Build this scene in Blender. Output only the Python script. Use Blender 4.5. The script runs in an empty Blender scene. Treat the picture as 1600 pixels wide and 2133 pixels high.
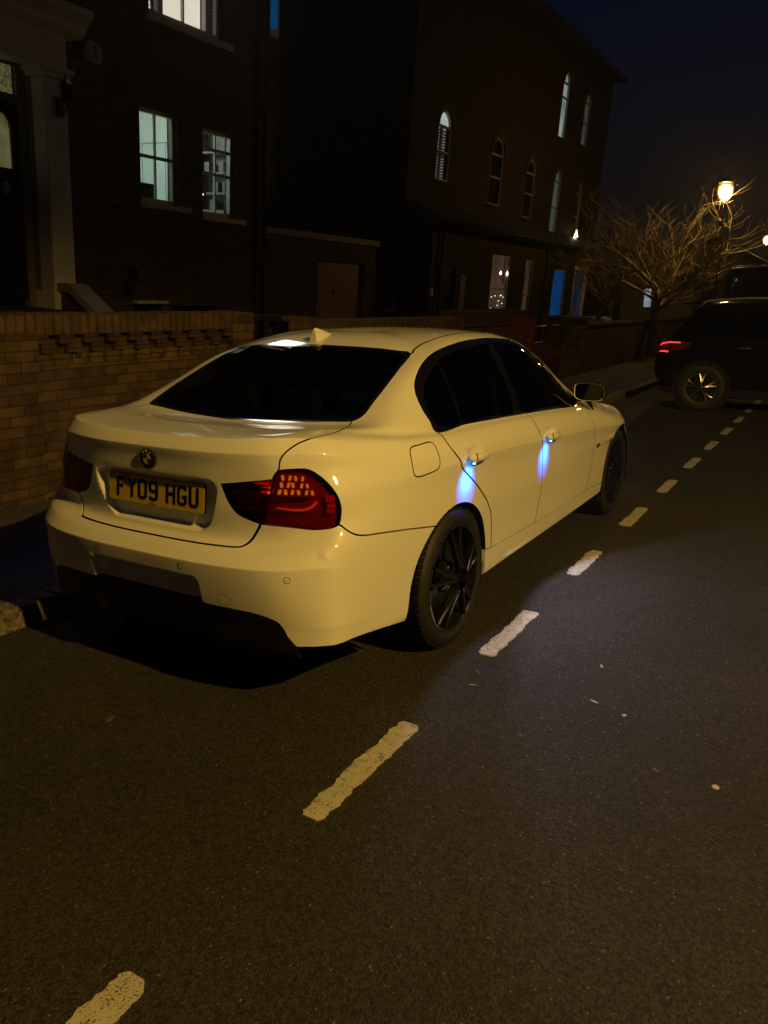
import bpy, bmesh, math, random
import numpy as np
from mathutils import Vector, Matrix, Euler
from mathutils.bvhtree import BVHTree
from mathutils.geometry import delaunay_2d_cdt
random.seed(7); RNG = np.random.default_rng(7)
SC = bpy.context.scene
COL = SC.collection
# ---------------------------------------------------------------- camera
CAM = np.array([-3.05286, -2.31712, 1.51312])
CR = np.array([.512404, -.858744, .000183]); CU = np.array([.218286, .130455, .967126]); CF = np.array([.830538, .495520, -.254297])
cd = bpy.data.cameras.new('camera'); cam = bpy.data.objects.new('camera', cd); COL.objects.link(cam)
cd.sensor_fit = 'HORIZONTAL'; cd.sensor_width = 36; cd.lens = 1629.41/1600*36; cd.clip_start = .05; cd.clip_end = 2000
m = Matrix.Identity(4)
for i in range(3):
    m[i][0], m[i][1], m[i][2], m[i][3] = CR[i], CU[i], -CF[i], CAM[i]
cam.matrix_world = m
SC.camera = cam
# ---------------------------------------------------------------- world: clear night sky, a little town glow at the horizon
W = bpy.data.worlds.new('World'); SC.world = W; W.use_nodes = True
nt = W.node_tree; bg = nt.nodes['Background']
tc = nt.nodes.new('ShaderNodeTexCoord'); sx = nt.nodes.new('ShaderNodeSeparateXYZ'); cr = nt.nodes.new('ShaderNodeValToRGB')
nt.links.new(tc.outputs['Generated'], sx.inputs[0]); nt.links.new(sx.outputs['Z'], cr.inputs[0]); nt.links.new(cr.outputs[0], bg.inputs[0])
el = cr.color_ramp.elements
el[0].position = 0.0; el[0].color = (.0042, .0036, .0032, 1)
el[1].position = 1.0; el[1].color = (.0004, .0015, .0055, 1)
e2 = cr.color_ramp.elements.new(.12); e2.color = (.0026, .0027, .0034, 1)
e3 = cr.color_ramp.elements.new(.34); e3.color = (.0006, .0024, .0088, 1)
bg.inputs[1].default_value = 1.15
# ---------------------------------------------------------------- exposure, sampling
SC.view_settings.view_transform = 'Standard'; SC.view_settings.look = 'None'; SC.view_settings.gamma = 1; SC.view_settings.exposure = 0
SC.cycles.use_denoising = True
SC.cycles.max_bounces = 6; SC.cycles.transparent_max_bounces = 12; SC.cycles.sample_clamp_indirect = 3; SC.cycles.caustics_reflective = False; SC.cycles.caustics_refractive = False
# ---------------------------------------------------------------- helpers
def tag(o, label=None, cat=None, group=None, kind=None):
    if label: o['label'] = label
    if cat: o['category'] = cat
    if group: o['group'] = group
    if kind: o['kind'] = kind
    return o
def empty(name, loc=(0, 0, 0), rz=0.):
    o = bpy.data.objects.new(name, None); o.empty_display_size = .2; COL.objects.link(o)
    o.location = loc; o.rotation_euler = (0, 0, rz); return o
def put(name, me, parent=None, loc=None):
    o = bpy.data.objects.new(name, me); COL.objects.link(o)
    if parent is not None: o.parent = parent
    if loc is not None: o.location = loc
    return o
def copy_tree(o, parent=None):
    c = o.copy(); COL.objects.link(c)
    if parent is not None:
        c.parent = parent; c.matrix_parent_inverse = o.matrix_parent_inverse.copy()
    for ch in list(o.children): copy_tree(ch, c)
    return c
class MB:
    """collects simple solids and links them as one mesh"""
    def __init__(s): s.v = []; s.f = []; s.sm = []; s.mi = []
    def add(s, v, f, smooth=False, mi=0):
        b = len(s.v); s.v += [tuple(map(float, p)) for p in v]; s.f += [tuple(b+i for i in q) for q in f]; s.sm += [smooth]*len(f); s.mi += [mi]*len(f)
        return s
    def box(s, x0, x1, y0, y1, z0, z1, mi=0, M=None):
        v = [(x, y, z) for z in (z0, z1) for y in (y0, y1) for x in (x0, x1)]
        if M is not None: v = [tuple(M @ Vector(p)) for p in v]
        return s.add(v, [(0, 2, 3, 1), (4, 5, 7, 6), (0, 1, 5, 4), (2, 6, 7, 3), (0, 4, 6, 2), (1, 3, 7, 5)], False, mi)
    def prism(s, pts, d0, d1, ax='y', mi=0, M=None, smooth=False):
        """polygon pts (a,b) extruded along ax from d0 to d1"""
        n = len(pts)
        mk = {'y': lambda a, b, d: (a, d, b), 'x': lambda a, b, d: (d, a, b), 'z': lambda a, b, d: (a, b, d)}[ax]
        v = [mk(a, b, d0) for a, b in pts]+[mk(a, b, d1) for a, b in pts]
        if M is not None: v = [tuple(M @ Vector(p)) for p in v]
        s.add(v, [tuple(range(n))[::-1], tuple(range(n, 2*n))], False, mi)
        b = len(s.v)-2*n
        s.f += [(b+i, b+(i+1) % n, b+n+(i+1) % n, b+n+i) for i in range(n)]; s.sm += [smooth]*n; s.mi += [mi]*n
        return s
    def tube(s, pts, r, n=8, mi=0, caps=True):
        P = [Vector(p) for p in pts]; R = r if hasattr(r, '__len__') else [r]*len(P)
        rings = []; up = Vector((0, 0, 1))
        for i, p in enumerate(P):
            t = (P[min(i+1, len(P)-1)]-P[max(i-1, 0)]).normalized()
            a = t.cross(up) if abs(t.dot(up)) < .95 else t.cross(Vector((1, 0, 0)))
            a.normalize(); b = t.cross(a)
            rings += [p+(a*math.cos(2*math.pi*k/n)+b*math.sin(2*math.pi*k/n))*R[i] for k in range(n)]
        f = [(i*n+k, i*n+(k+1) % n, (i+1)*n+(k+1) % n, (i+1)*n+k) for i in range(len(P)-1) for k in range(n)]
        s.add(rings, f, True, mi)
        if caps:
            s.add(rings[:n], [tuple(range(n))], False, mi); s.add(rings[-n:], [tuple(range(n))[::-1]], False, mi)
        return s
    def lathe(s, prof, n=48, M=None, mi=0, a0=0., a1=2*math.pi, smooth=True):
        """profile (r, h) revolved about local y axis (h along y)"""
        full = abs(a1-a0-2*math.pi) < 1e-6; m_ = n if full else n+1
        v = []
        for k in range(m_):
            a = a0+(a1-a0)*k/n
            v += [(r*math.cos(a), h, r*math.sin(a)) for r, h in prof]
        if M is not None: v = [tuple(M @ Vector(p)) for p in v]
        L = len(prof)
        f = [(k*L+j, k*L+j+1, ((k+1) % m_)*L+j+1, ((k+1) % m_)*L+j) for k in range(n) for j in range(L-1)]
        return s.add(v, f, smooth, mi)
    def build(s, name, mats, parent=None, bevel=0., seg=2, loc=None, auto=None):
        me = bpy.data.meshes.new(name); me.from_pydata(s.v, [], s.f); me.validate(); 
        for m_ in (mats if isinstance(mats, (list, tuple)) else [mats]): me.materials.append(m_)
        if len(me.polygons) == len(s.f):
            me.polygons.foreach_set('use_smooth', s.sm); me.polygons.foreach_set('material_index', s.mi)
        bm = bmesh.new(); bm.from_mesh(me); bmesh.ops.remove_doubles(bm, verts=bm.verts, dist=1e-5)
        bmesh.ops.recalc_face_normals(bm, faces=bm.faces)
        if bevel:
            ed = [e for e in bm.edges if len(e.link_faces) == 2 and e.calc_face_angle(0) > .5]
            bmesh.ops.bevel(bm, geom=ed, offset=bevel, segments=seg, affect='EDGES', clamp_overlap=True)
            for f in bm.faces: f.smooth = True
        bm.to_mesh(me); bm.free()
        if bevel or auto: me.set_sharp_from_angle(angle=math.radians(auto or 40))
        me.update()
        return put(name, me, parent, loc)
# ---------------------------------------------------------------- materials
MATS = {}
def nodes(name):
    m_ = bpy.data.materials.new(name); m_.use_nodes = True; n = m_.node_tree
    return m_, n, n.nodes['Principled BSDF'], n.nodes['Material Output']
def mat(name, col, rough=.6, metal=0., coat=0., spec=.5, bump=0., bscale=60., var=0., vscale=5., emit=None, estr=0.):
    m_, n, b, o = nodes(name)
    b.inputs['Base Color'].default_value = (*col, 1); b.inputs['Roughness'].default_value = rough; b.inputs['Metallic'].default_value = metal
    b.inputs['Coat Weight'].default_value = coat; b.inputs['Coat Roughness'].default_value = .03; b.inputs['Specular IOR Level'].default_value = spec
    if emit: b.inputs['Emission Color'].default_value = (*emit, 1); b.inputs['Emission Strength'].default_value = estr
    L = n.links
    if bump or var:
        t = n.nodes.new('ShaderNodeTexCoord'); ns = n.nodes.new('ShaderNodeTexNoise'); ns.inputs['Scale'].default_value = bscale; ns.inputs['Detail'].default_value = 5
        L.new(t.outputs['Object'], ns.inputs[0])
        if bump:
            bp = n.nodes.new('ShaderNodeBump'); bp.inputs['Strength'].default_value = bump; bp.inputs['Distance'].default_value = .01
            L.new(ns.outputs[0], bp.inputs['Height']); L.new(bp.outputs[0], b.inputs['Normal'])
        if var:
            n2 = n.nodes.new('ShaderNodeTexNoise'); n2.inputs['Scale'].default_value = vscale; n2.inputs['Detail'].default_value = 6; L.new(t.outputs['Object'], n2.inputs[0])
            mx = n.nodes.new('ShaderNodeMix'); mx.data_type = 'RGBA'; mr = n.nodes.new('ShaderNodeMapRange')
            mr.inputs[1].default_value = .3; mr.inputs[2].default_value = .7; L.new(n2.outputs[0], mr.inputs[0]); L.new(mr.outputs[0], mx.inputs[0])
            mx.inputs[6].default_value = (*[c*(1-var) for c in col], 1); mx.inputs[7].default_value = (*[min(1, c*(1+var)) for c in col], 1)
            L.new(mx.outputs[2], b.inputs['Base Color'])
    MATS[name] = m_; return m_
def glassmat(name, tint, rough=.0, fac=None):
    m_, n, b, o = nodes(name); L = n.links
    n.nodes.remove(b)
    g = n.nodes.new('ShaderNodeBsdfGlossy'); g.inputs['Roughness'].default_value = rough
    t = n.nodes.new('ShaderNodeBsdfTransparent'); t.inputs[0].default_value = (*tint, 1)
    fr = n.nodes.new('ShaderNodeFresnel'); ge = n.nodes.new('ShaderNodeNewGeometry'); mr = n.nodes.new('ShaderNodeMapRange'); mr.inputs[3].default_value = 1.5; mr.inputs[4].default_value = 1/1.5   # thin sheet: same reflectance from both sides
    L.new(ge.outputs['Backfacing'], mr.inputs[0]); L.new(mr.outputs[0], fr.inputs[0]); mx = n.nodes.new('ShaderNodeMixShader')
    L.new(fr.outputs[0], mx.inputs[0]); L.new(t.outputs[0], mx.inputs[1]); L.new(g.outputs[0], mx.inputs[2]); L.new(mx.outputs[0], o.inputs[0])
    MATS[name] = m_; return m_
def emat(name, col, s):
    m_, n, b, o = nodes(name); n.nodes.remove(b); e = n.nodes.new('ShaderNodeEmission'); e.inputs[0].default_value = (*col, 1); e.inputs[1].default_value = s
    n.links.new(e.outputs[0], o.inputs[0]); MATS[name] = m_; return m_
def lamp(name, loc, power, col, size=.1, kind='POINT', parent=None, rot=None, **k):
    l = bpy.data.lights.new(name, kind); l.energy = power; l.color = col
    if kind in ('POINT', 'SPOT'): l.shadow_soft_size = size
    if kind == 'AREA': l.shape = 'RECTANGLE'; l.size = size; l.size_y = k.pop('size_y', size)
    for a, b in k.items(): setattr(l, a, b)
    o = bpy.data.objects.new(name, l); COL.objects.link(o); o.location = loc
    if rot is not None: o.rotation_euler = rot
    if parent is not None: o.parent = parent
    return o
def smooth_poly(pts, step=.02, closed=False):
    P = np.array(pts, float); n = len(P); out = []
    segs = range(n if closed else n-1)
    for i in segs:
        a, b = P[i], P[(i+1) % n]
        p0 = P[i-1] if (closed or i > 0) else 2*a-b; p3 = P[(i+2) % n] if (closed or i < n-2) else 2*b-a
        L = np.linalg.norm(b-a)
        if L < 1e-6: continue
        k = max(1, int(math.ceil(L/step)))
        d0, d1, d2 = (max(np.linalg.norm(y-x), 1e-5)**.5 for x, y in ((p0, a), (a, b), (b, p3)))
        m1 = ((a-p0)/d0-(b-p0)/(d0+d1)+(b-a)/d1)*d1; m2 = ((b-a)/d1-(p3-a)/(d1+d2)+(p3-b)/d2)*d1
        for j in range(k):
            s = j/k; out.append((2*s**3-3*s**2+1)*a+(s**3-2*s**2+s)*m1+(-2*s**3+3*s**2)*b+(s**3-s**2)*m2)
    if not closed: out.append(P[-1])
    return np.array(out)
# ---------------------------------------------------------------- car body surface
# Control net: 19 rings (sill -> roof centreline), each with 19 stations (rear centre -> front centre), right half.
def _rows():
    R = {}
    xs = [0.0, .42, .85, 1.30, 1.75, 2.25, 2.76]
    zs5 = [.70, .69, .67, .65, .63, .61, .60]
    zs6 = [.79, .775, .75, .722, .695, .668, .64]
    zs7 = [.862, .848, .822, .792, .762, .728, .68]
    zs8 = [.915, .90, .876, .85, .823, .780, .710]
    zs9 = [.948, .933, .912, .886, .86, .812, .735]
    ref = [.905, .904, .903, .903, .902, .899, .893]
    prof = [(-.105, [.20]*7), (-.037, [.238]*7), (-.030, [.325]*7), (-.024, [.46]*7), (-.014, [.60]*7),
            (-.012, zs5), (-.009, zs6), (0, zs7), (-.012, zs8), (-.034, zs9)]
    rear = [
     [(-.93,0,.215),(-.925,.28,.215),(-.90,.52,.215),(-.86,.65,.215),(-.79,.74,.215),(-.67,.785,.215),(-.42,.80,.21)],
     [(-.985,0,.25),(-.98,.28,.25),(-.955,.52,.25),(-.915,.665,.25),(-.84,.77,.25),(-.71,.80,.25),(-.42,.830,.245)],
     [(-1.01,0,.37),(-1.005,.28,.37),(-.98,.53,.37),(-.937,.68,.37),(-.86,.785,.37),(-.73,.812,.355),(-.42,.842,.335)],
     [(-1.03,0,.46),(-1.025,.28,.46),(-.997,.53,.46),(-.95,.68,.46),(-.87,.778,.46),(-.74,.815,.46),(-.42,.850,.46)],
     [(-1.05,0,.594),(-1.045,.28,.594),(-1.015,.52,.596),(-.96,.665,.600),(-.88,.768,.605),(-.755,.815,.59),(-.42,.860,.60)],
     [(-1.01,0,.630),(-1.005,.28,.630),(-.975,.52,.634),(-.925,.655,.642),(-.855,.757,.66),(-.735,.814,.68),(-.42,.864,.70)],
     [(-.945,0,.662),(-.94,.28,.662),(-.91,.50,.672),(-.875,.62,.69),(-.82,.72,.72),(-.72,.798,.76),(-.42,.864,.79)],
     [(-.95,0,.80),(-.943,.28,.80),(-.905,.50,.80),(-.868,.620,.81),(-.808,.722,.83),(-.705,.790,.86),(-.42,.864,.866)],
     [(-.955,0,.945),(-.948,.28,.945),(-.91,.50,.945),(-.865,.60,.945),(-.79,.69,.945),(-.68,.765,.94),(-.42,.850,.93)],
     [(-.965,0,.994),(-.955,.28,.995),(-.915,.49,.998),(-.865,.59,1.0),(-.785,.68,1.0),(-.67,.755,.985),(-.41,.836,.965)]]
    fref = [(3.10,.84),(3.34,.73),(3.46,.52),(3.51,.27),(3.53,0)]
    foff = [.12,.05,.02,0,0,.01,.03,.06,.11,.18]
    fz = [.2,.24,.33,.42,.51,.58,.63,.68,.73,.765]
    net = []
    for r in range(10):
        dw, zz = prof[r]
        side = [(x, a+dw, z) for x, a, z in zip(xs, ref, zz)]
        front = []
        for k, (x, w) in enumerate(fref):
            o = foff[r]; fx = x-(o if k else o*.35)
            front.append((fx, max(0., w-o*.45 if k < 4 else 0.), fz[r] if k else (fz[r]+zz[-1])/2))
        net.append(rear[r]+side+front)
    net.append([(-.93,0,1.036),(-.92,.28,1.040),(-.885,.47,1.047),(-.835,.565,1.052),(-.755,.655,1.045),(-.64,.735,1.022),(-.40,.817,.995),
      (0,.846,.972),(.42,.846,.957),(.85,.846,.937),(1.3,.845,.912),(1.75,.842,.887),(2.25,.822,.845),(2.76,.785,.765),(3.02,.71,.72),(3.15,.59,.715),(3.23,.43,.72),(3.27,.22,.725),(3.28,0,.728)])
    net.append([(-.70,0,1.044),(-.70,.26,1.046),(-.68,.45,1.053),(-.645,.56,1.058),(-.585,.65,1.053),(-.49,.72,1.037),(-.31,.787,1.010),
      (0,.812,.992),(.42,.812,.976),(.85,.812,.956),(1.3,.810,.931),(1.75,.806,.906),(2.2,.782,.868),(2.5,.735,.840),(2.68,.67,.835),(2.78,.57,.845),(2.84,.41,.858),(2.87,.21,.866),(2.88,0,.868)])
    net.append([(-.46,0,1.042),(-.455,.25,1.043),(-.44,.45,1.048),(-.41,.60,1.057),(-.385,.69,1.06),(-.33,.748,1.050),(-.20,.780,1.030),
      (0.02,.786,1.018),(.42,.788,1.0),(.85,.788,.979),(1.3,.786,.953),(1.75,.78,.928),(2.05,.750,.905),(2.20,.705,.915),(2.30,.65,.935),(2.37,.57,.95),(2.46,.45,.965),(2.49,.25,.97),(2.50,0,.972)])
    net.append([(-.25,0,1.152),(-.245,.235,1.152),(-.225,.43,1.15),(-.20,.56,1.147),(-.175,.635,1.148),(-.13,.685,1.138),(-.04,.718,1.122),
      (.12,.735,1.107),(.45,.742,1.10),(.85,.745,1.09),(1.25,.742,1.072),(1.57,.722,1.055),(1.82,.685,1.052),(1.95,.645,1.062),(2.04,.59,1.072),(2.11,.51,1.082),(2.17,.38,1.092),(2.205,.2,1.098),(2.215,0,1.10)])
    net.append([(0,0,1.262),(.005,.22,1.261),(.02,.40,1.257),(.045,.52,1.25),(.07,.59,1.252),(.11,.635,1.248),(.19,.663,1.240),
      (.32,.68,1.227),(.55,.69,1.227),(.85,.693,1.227),(1.2,.69,1.222),(1.42,.67,1.215),(1.57,.635,1.215),(1.67,.598,1.219),(1.74,.55,1.225),(1.80,.47,1.232),(1.86,.35,1.24),(1.89,.18,1.245),(1.90,0,1.247)])
    net.append([(.20,0,1.340),(.205,.20,1.338),(.215,.37,1.331),(.235,.48,1.319),(.26,.54,1.313),(.32,.585,1.314),(.42,.603,1.323),
      (.55,.615,1.333),(.70,.620,1.339),(.88,.622,1.339),(1.08,.618,1.333),(1.25,.608,1.32),(1.37,.585,1.306),(1.45,.555,1.303),(1.51,.52,1.31),(1.56,.45,1.32),(1.61,.33,1.333),(1.64,.17,1.342),(1.65,0,1.345)])
    net.append([(.30,0,1.377),(.30,.18,1.375),(.31,.33,1.368),(.33,.42,1.358),(.36,.475,1.352),(.42,.515,1.356),(.50,.53,1.366),
      (.61,.54,1.375),(.74,.545,1.380),(.88,.547,1.380),(1.04,.545,1.375),(1.18,.537,1.366),(1.28,.52,1.357),(1.35,.495,1.352),(1.40,.455,1.353),(1.44,.39,1.36),(1.48,.28,1.37),(1.50,.15,1.377),(1.51,0,1.38)])
    net.append([(.45,0,1.400),(.45,.09,1.400),(.46,.17,1.398),(.48,.22,1.395),(.50,.25,1.393),(.54,.27,1.394),(.60,.275,1.398),
      (.69,.28,1.403),(.79,.28,1.406),(.89,.28,1.407),(1.0,.28,1.404),(1.09,.275,1.40),(1.17,.265,1.397),(1.22,.25,1.394),(1.26,.23,1.393),(1.29,.195,1.394),(1.315,.14,1.396),(1.33,.07,1.398),(1.335,0,1.40)])
    cx = [.58,.585,.59,.60,.615,.635,.67,.73,.80,.89,.98,1.05,1.10,1.14,1.165,1.18,1.19,1.197,1.20]
    net.append([(x, 0, 1.414-.25*(x-.88)**2) for x in cx])
    net = np.array(net); net[16, :, 2] -= .010; net[17:, :, 2] -= .014; return net                                   # (19,19,3) x, halfwidth, z

NET = _rows()
def _spline_setup(net):
    full = np.concatenate([net[:, :0:-1]*[1, -1, 1], net], 1)     # stations -18..18; w signed
    n = full.shape[1]
    A = np.zeros((n, n)); A[0, 0] = A[-1, -1] = 1
    for k in range(1, n-1): A[k, k-1:k+2] = (1, 4, 1)
    rhs = np.zeros_like(full); rhs[:, 1:-1] = 6*(full[:, 2:]-2*full[:, 1:-1]+full[:, :-2])
    M = np.einsum('ab,rbc->rac', np.linalg.inv(A), rhs)
    return full, M
FULL, MM = _spline_setup(NET)
def surf(u, v):
    """u in [-18,18], v in [0,18] -> (N,3) with y negative on the car's right (u>0)"""
    u = np.clip(np.asarray(u, float), -18, 18); v = np.clip(np.asarray(v, float), 0, 18)
    k = np.clip(np.floor(u+18).astype(int), 0, 35); t = (u+18-k)[:, None, None]
    P = FULL.transpose(1, 0, 2); Q = MM.transpose(1, 0, 2)
    a, b, ma, mb = P[k], P[k+1], Q[k], Q[k+1]
    rows = a*(1-t)+b*t+((1-t)**3-(1-t))*ma/6+(t**3-t)*mb/6             # (N,19,3)
    g0 = 2*rows[:, :1]-rows[:, 1:2]; g1 = rows[:, 17:18]*[1, -1, 1]
    E = np.concatenate([g0, rows, g1], 1)                              # 21 rows
    j = np.clip(np.floor(v).astype(int), 0, 17); s = (v-j)[:, None]
    I = np.arange(len(v))
    p0, p1, p2, p3 = E[I, j], E[I, j+1], E[I, j+2], E[I, j+3]
    d = lambda x, y: np.maximum(np.linalg.norm(y-x, axis=1), 1e-4)[:, None]
    d0, d1, d2 = d(p0, p1)**.75, d(p1, p2)**.75, d(p2, p3)**.75
    m1 = ((p1-p0)/d0-(p2-p0)/(d0+d1)+(p2-p1)/d1)*d1
    m2 = ((p2-p1)/d1-(p3-p1)/(d1+d2)+(p3-p2)/d2)*d1
    au = np.abs(u)
    def cw(r):                                    # how sharp ring r is at this station
        st = lambda a, b, x: np.clip((x-a)/(b-a), 0, 1)
        w = np.zeros(len(u))
        w = np.where(r == 10, .85*(1-st(3.6, 5.2, au)), w); w = np.where(r == 9, .75*(1-st(3.2, 5.0, au)), w)
        w = np.where(r == 4, .85*(1-st(5.6, 6.6, au)), w); w = np.where(r == 5, .5*(1-st(3.6, 5.0, au)), w)
        w = np.where(r == 7, .75*st(5.2, 6.4, au)*(1-st(12.6, 13.6, au)), w)
        w = np.where(r == 2, .8*st(2.6, 3.6, au)*(1-st(6.5, 7.5, au)), w); w = np.where(r == 1, .8*st(6.8, 7.4, au)*(1-st(12.6, 13.2, au)), w)
        return w[:, None]
    c1, c2 = cw(j), cw(j+1); ch = p2-p1
    m1 = m1*(1-c1)+ch*c1; m2 = m2*(1-c2)+ch*c2
    h = (2*s**3-3*s**2+1)*p1+(s**3-2*s**2+s)*m1+(-2*s**3+3*s**2)*p2+(s**3-s**2)*m2
    h[:, 1] *= -1
    return h
def frame(u, v, fn=None):
    fn = fn or surf
    e = 2e-3
    u = np.asarray(u, float); v = np.asarray(v, float)
    ua, ub = np.clip(u-e, -18, 18), np.clip(u+e, -18, 18); va, vb = np.clip(v-e, 0, 18), np.clip(v+e, 0, 18)
    Su = (fn(ub, v)-fn(ua, v))/(ub-ua)[:, None]; Sv = (fn(u, vb)-fn(u, va))/(vb-va)[:, None]
    n = np.cross(Su, Sv)
    l = np.linalg.norm(n, axis=1)[:, None]
    n = n/np.maximum(l, 1e-9)
    return Su, Sv, n
# ---------------------------------------------------------------- detail displacement on the body surface (metres along normal)
def _ss(a, b, x):
    t = np.clip((x-a)/(b-a), 0, 1); return t*t*(3-2*t)
def rec_sd(ay, z):
    hw = .326-.060*np.clip((.86-z)/.17, 0, 1)**1.6
    qx, qz = ay-(hw-.042), np.abs(z-.784)-(.102-.042)
    return np.hypot(np.maximum(qx, 0), np.maximum(qz, 0))+np.minimum(np.maximum(qx, qz), 0)-.042
def low_sd(ay, z): return np.maximum(ay-.285-.08*(.50-z), (z-.515))
def disp(p):
    x, y, z = p[:, 0], p[:, 1], p[:, 2]; d = np.zeros(len(p)); ay = np.abs(y)
    rear = x < -.75
    # number plate recess in the boot lid (rounded trapezium)
    sd = rec_sd(ay, z)
    d -= np.where(rear, .028*_ss(.009, -.015, sd), 0)
    # lower middle of the bumper is set back
    sd2 = low_sd(ay, z)
    d -= np.where(rear & (z < .56), .020*_ss(.012, -.022, sd2), 0)
    # door handle cups
    for cx, cz in ((.105, .882), (1.118, .833)):
        r = np.hypot((x-cx)/.062, (z-cz)/.036); d -= np.where(ay > .8, .017*_ss(1.15, .35, r), 0)
    # scuffed dent on the right rear corner
    for (a, b, c, s, h) in ((-.878, -.735, .640, .016, -.0030), (-.862, -.760, .650, .012, .0024), (-.850, -.775, .628, .010, .0018), (-.884, -.726, .655, .007, .0016)):
        d += h*np.exp(-((x-a)**2+(y-b)**2+(z-c)**2)/(2*s*s))
    return d
def body(u, v):
    p = surf(u, v); n = frame(u, v)[2]
    return p+n*disp(p)[:, None]
def uvnodes(segs):
    out = []
    for a, b, k in segs: out += [a+(b-a)*i/k for i in range(k)]
    return out+[segs[-1][1]]
# lookup structure (right half)
_us = np.linspace(0, 18, 18*12+1); _vs = np.linspace(0, 18, 18*8+1)
_U, _V = np.meshgrid(_us, _vs, indexing='ij'); _P = surf(_U.ravel(), _V.ravel()); _nv = len(_vs); _UV = np.stack([_U.ravel(), _V.ravel()], 1)
_F = []
for i in range(len(_us)-1):
    for j in range(_nv-1):
        a, b, c, d_ = i*_nv+j, (i+1)*_nv+j, (i+1)*_nv+j+1, i*_nv+j+1; _F += [(a, b, c), (a, c, d_)]
_BV = BVHTree.FromPolygons([tuple(p) for p in _P], _F)
def to_uv(P):
    out = []
    for p in P:
        loc, n, i, d = _BV.find_nearest(Vector(p)); f = _F[i]; A, B, C = (_P[k] for k in f)
        T = np.stack([B-A, C-A], 1); w = np.linalg.lstsq(T, np.array(loc)-A, rcond=None)[0]
        out.append(_UV[f[0]]*(1-w.sum())+_UV[f[1]]*w[0]+_UV[f[2]]*w[1])
    uv = np.array(out); P = np.array(P, float)
    for _ in range(2):
        Su, Sv, n = frame(uv[:, 0], uv[:, 1]); r = P-surf(uv[:, 0], uv[:, 1])
        a = (Su*Su).sum(1); b = (Su*Sv).sum(1); c = (Sv*Sv).sum(1); e = (Su*r).sum(1); f = (Sv*r).sum(1); D = a*c-b*b
        ok = D > 1e-9; D = np.where(ok, D, 1)
        du = np.where(ok, (c*e-b*f)/D, 0); dv = np.where(ok, (a*f-b*e)/D, 0)
        uv += np.clip(np.stack([du, dv], 1), -.3, .3)
        uv[:, 0] = np.clip(uv[:, 0], 0, 18); uv[:, 1] = np.clip(uv[:, 1], 0, 18)
    return uv
def side(pts):   # (x, z) on the flank -> 3D, right side
    out = []
    for x, z in pts:
        loc, n, i, d = _BV.ray_cast(Vector((x, -2, z)), Vector((0, 1, 0))); out.append(tuple(loc))
    return out
R3 = lambda *p: [(x, -w, z) for x, w, z in p]
CURVES = []   # (uv array, kind, width, closed, mirror)
def curve(pts, kind='cut', w=.004, closed=False, mirror=True, uv=False, step=.015, sm=True):
    P = surf(*np.array(smooth_poly(pts, .08, closed) if sm else pts).T) if uv else (smooth_poly(pts, step, closed) if sm else np.array(pts))
    if uv: Q = np.array(smooth_poly(pts, .08, closed) if sm else pts)
    else:
        Q = to_uv(P)
        for k in (0, -1):
            if abs(pts[k][1]) < 1e-6: Q[k][0] = 0
    CURVES.append((Q, kind, w, closed, mirror))
    return Q
SPLIT_B, SPLIT_T = (-.899, .503, .735), (-.879, .579, .944)
curve(R3(SPLIT_B, (-.900, .516, .774), (-.898, .530, .825), (-.894, .545, .874), (-.884, .568, .93), SPLIT_T, (-.875, .584, .98), (-.857, .596, 1.007), (-.834, .609, 1.024),
         (-.812, .619, 1.035), (-.76, .644, 1.049), (-.667, .656, 1.056), (-.55, .640, 1.057), (-.433, .594, 1.053), (-.395, .578, 1.063)), 'gap', .0062)
curve(R3(SPLIT_B, (-.903, .485, .704), (-.912, .472, .68), (-.926, .459, .663), (-.938, .449, .655), (-.947, .437, .6505), (-.954, .41, .648), (-.962, .354, .6465), (-.969, .293, .646),
         (-.975, .199, .645), (-.978, .094, .645), (-.978, 0, .645)), 'gap', .0105)
GLASS_R = R3((-.485, 0, 1.038), (-.468, .154, 1.040), (-.445, .33, 1.046), (-.415, .49, 1.054), (-.397, .577, 1.060), (-.366, .596, 1.069), (-.324, .600, 1.086), (-.239, .592, 1.127), (-.127, .579, 1.175),
         (.049, .554, 1.248), (.19, .527, 1.298), (.210, .50, 1.311), (.193, .446, 1.314), (.181, .344, 1.323), (.174, .189, 1.328), (.174, 0, 1.331))
curve(GLASS_R, 'cut')
curve(R3((-.463, 0, 1.048), (-.445, .154, 1.050), (-.42, .33, 1.056), (-.39, .49, 1.066), (-.36, .568, 1.075), (-.31, .578, 1.095), (-.22, .570, 1.135), (-.11, .556, 1.183),
         (.045, .533, 1.245), (.155, .508, 1.288), (.172, .48, 1.301), (.165, .43, 1.304), (.155, .33, 1.311), (.150, .18, 1.317), (.149, 0, 1.320)), 'cut')
DLO = R3((-.096, .81, .996), (-.087, .777, 1.034), (-.094, .755, 1.069), (-.09, .731, 1.099), (-.076, .706, 1.13), (-.062, .689, 1.152), (-.036, .67, 1.178), (-.002, .654, 1.201), (.043, .64, 1.226),
         (.117, .621, 1.257), (.2, .605, 1.284), (.282, .597, 1.304), (.364, .595, 1.319), (.525, .597, 1.339), (.702, .60, 1.350), (.898, .601, 1.351), (1.101, .60, 1.338), (1.28, .585, 1.318), (1.444, .572, 1.295), (1.62, .605, 1.232),
         (1.785, .65, 1.118), (1.948, .705, .985), (2.01, .742, .921), (1.98, .790, .893), (1.855, .806, .897), (1.36, .809, .929), (.865, .809, .958), (.507, .808, .975), (.207, .807, .989))
curve(DLO, 'cut', closed=True)
Q1 = side([(-.035, 1.012), (.185, 1.005), (.208, 1.05), (.213, 1.12), (.213, 1.20), (.215, 1.256), (.13, 1.228), (.05, 1.192), (-.01, 1.145), (-.048, 1.08), (-.052, 1.04)])
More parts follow.
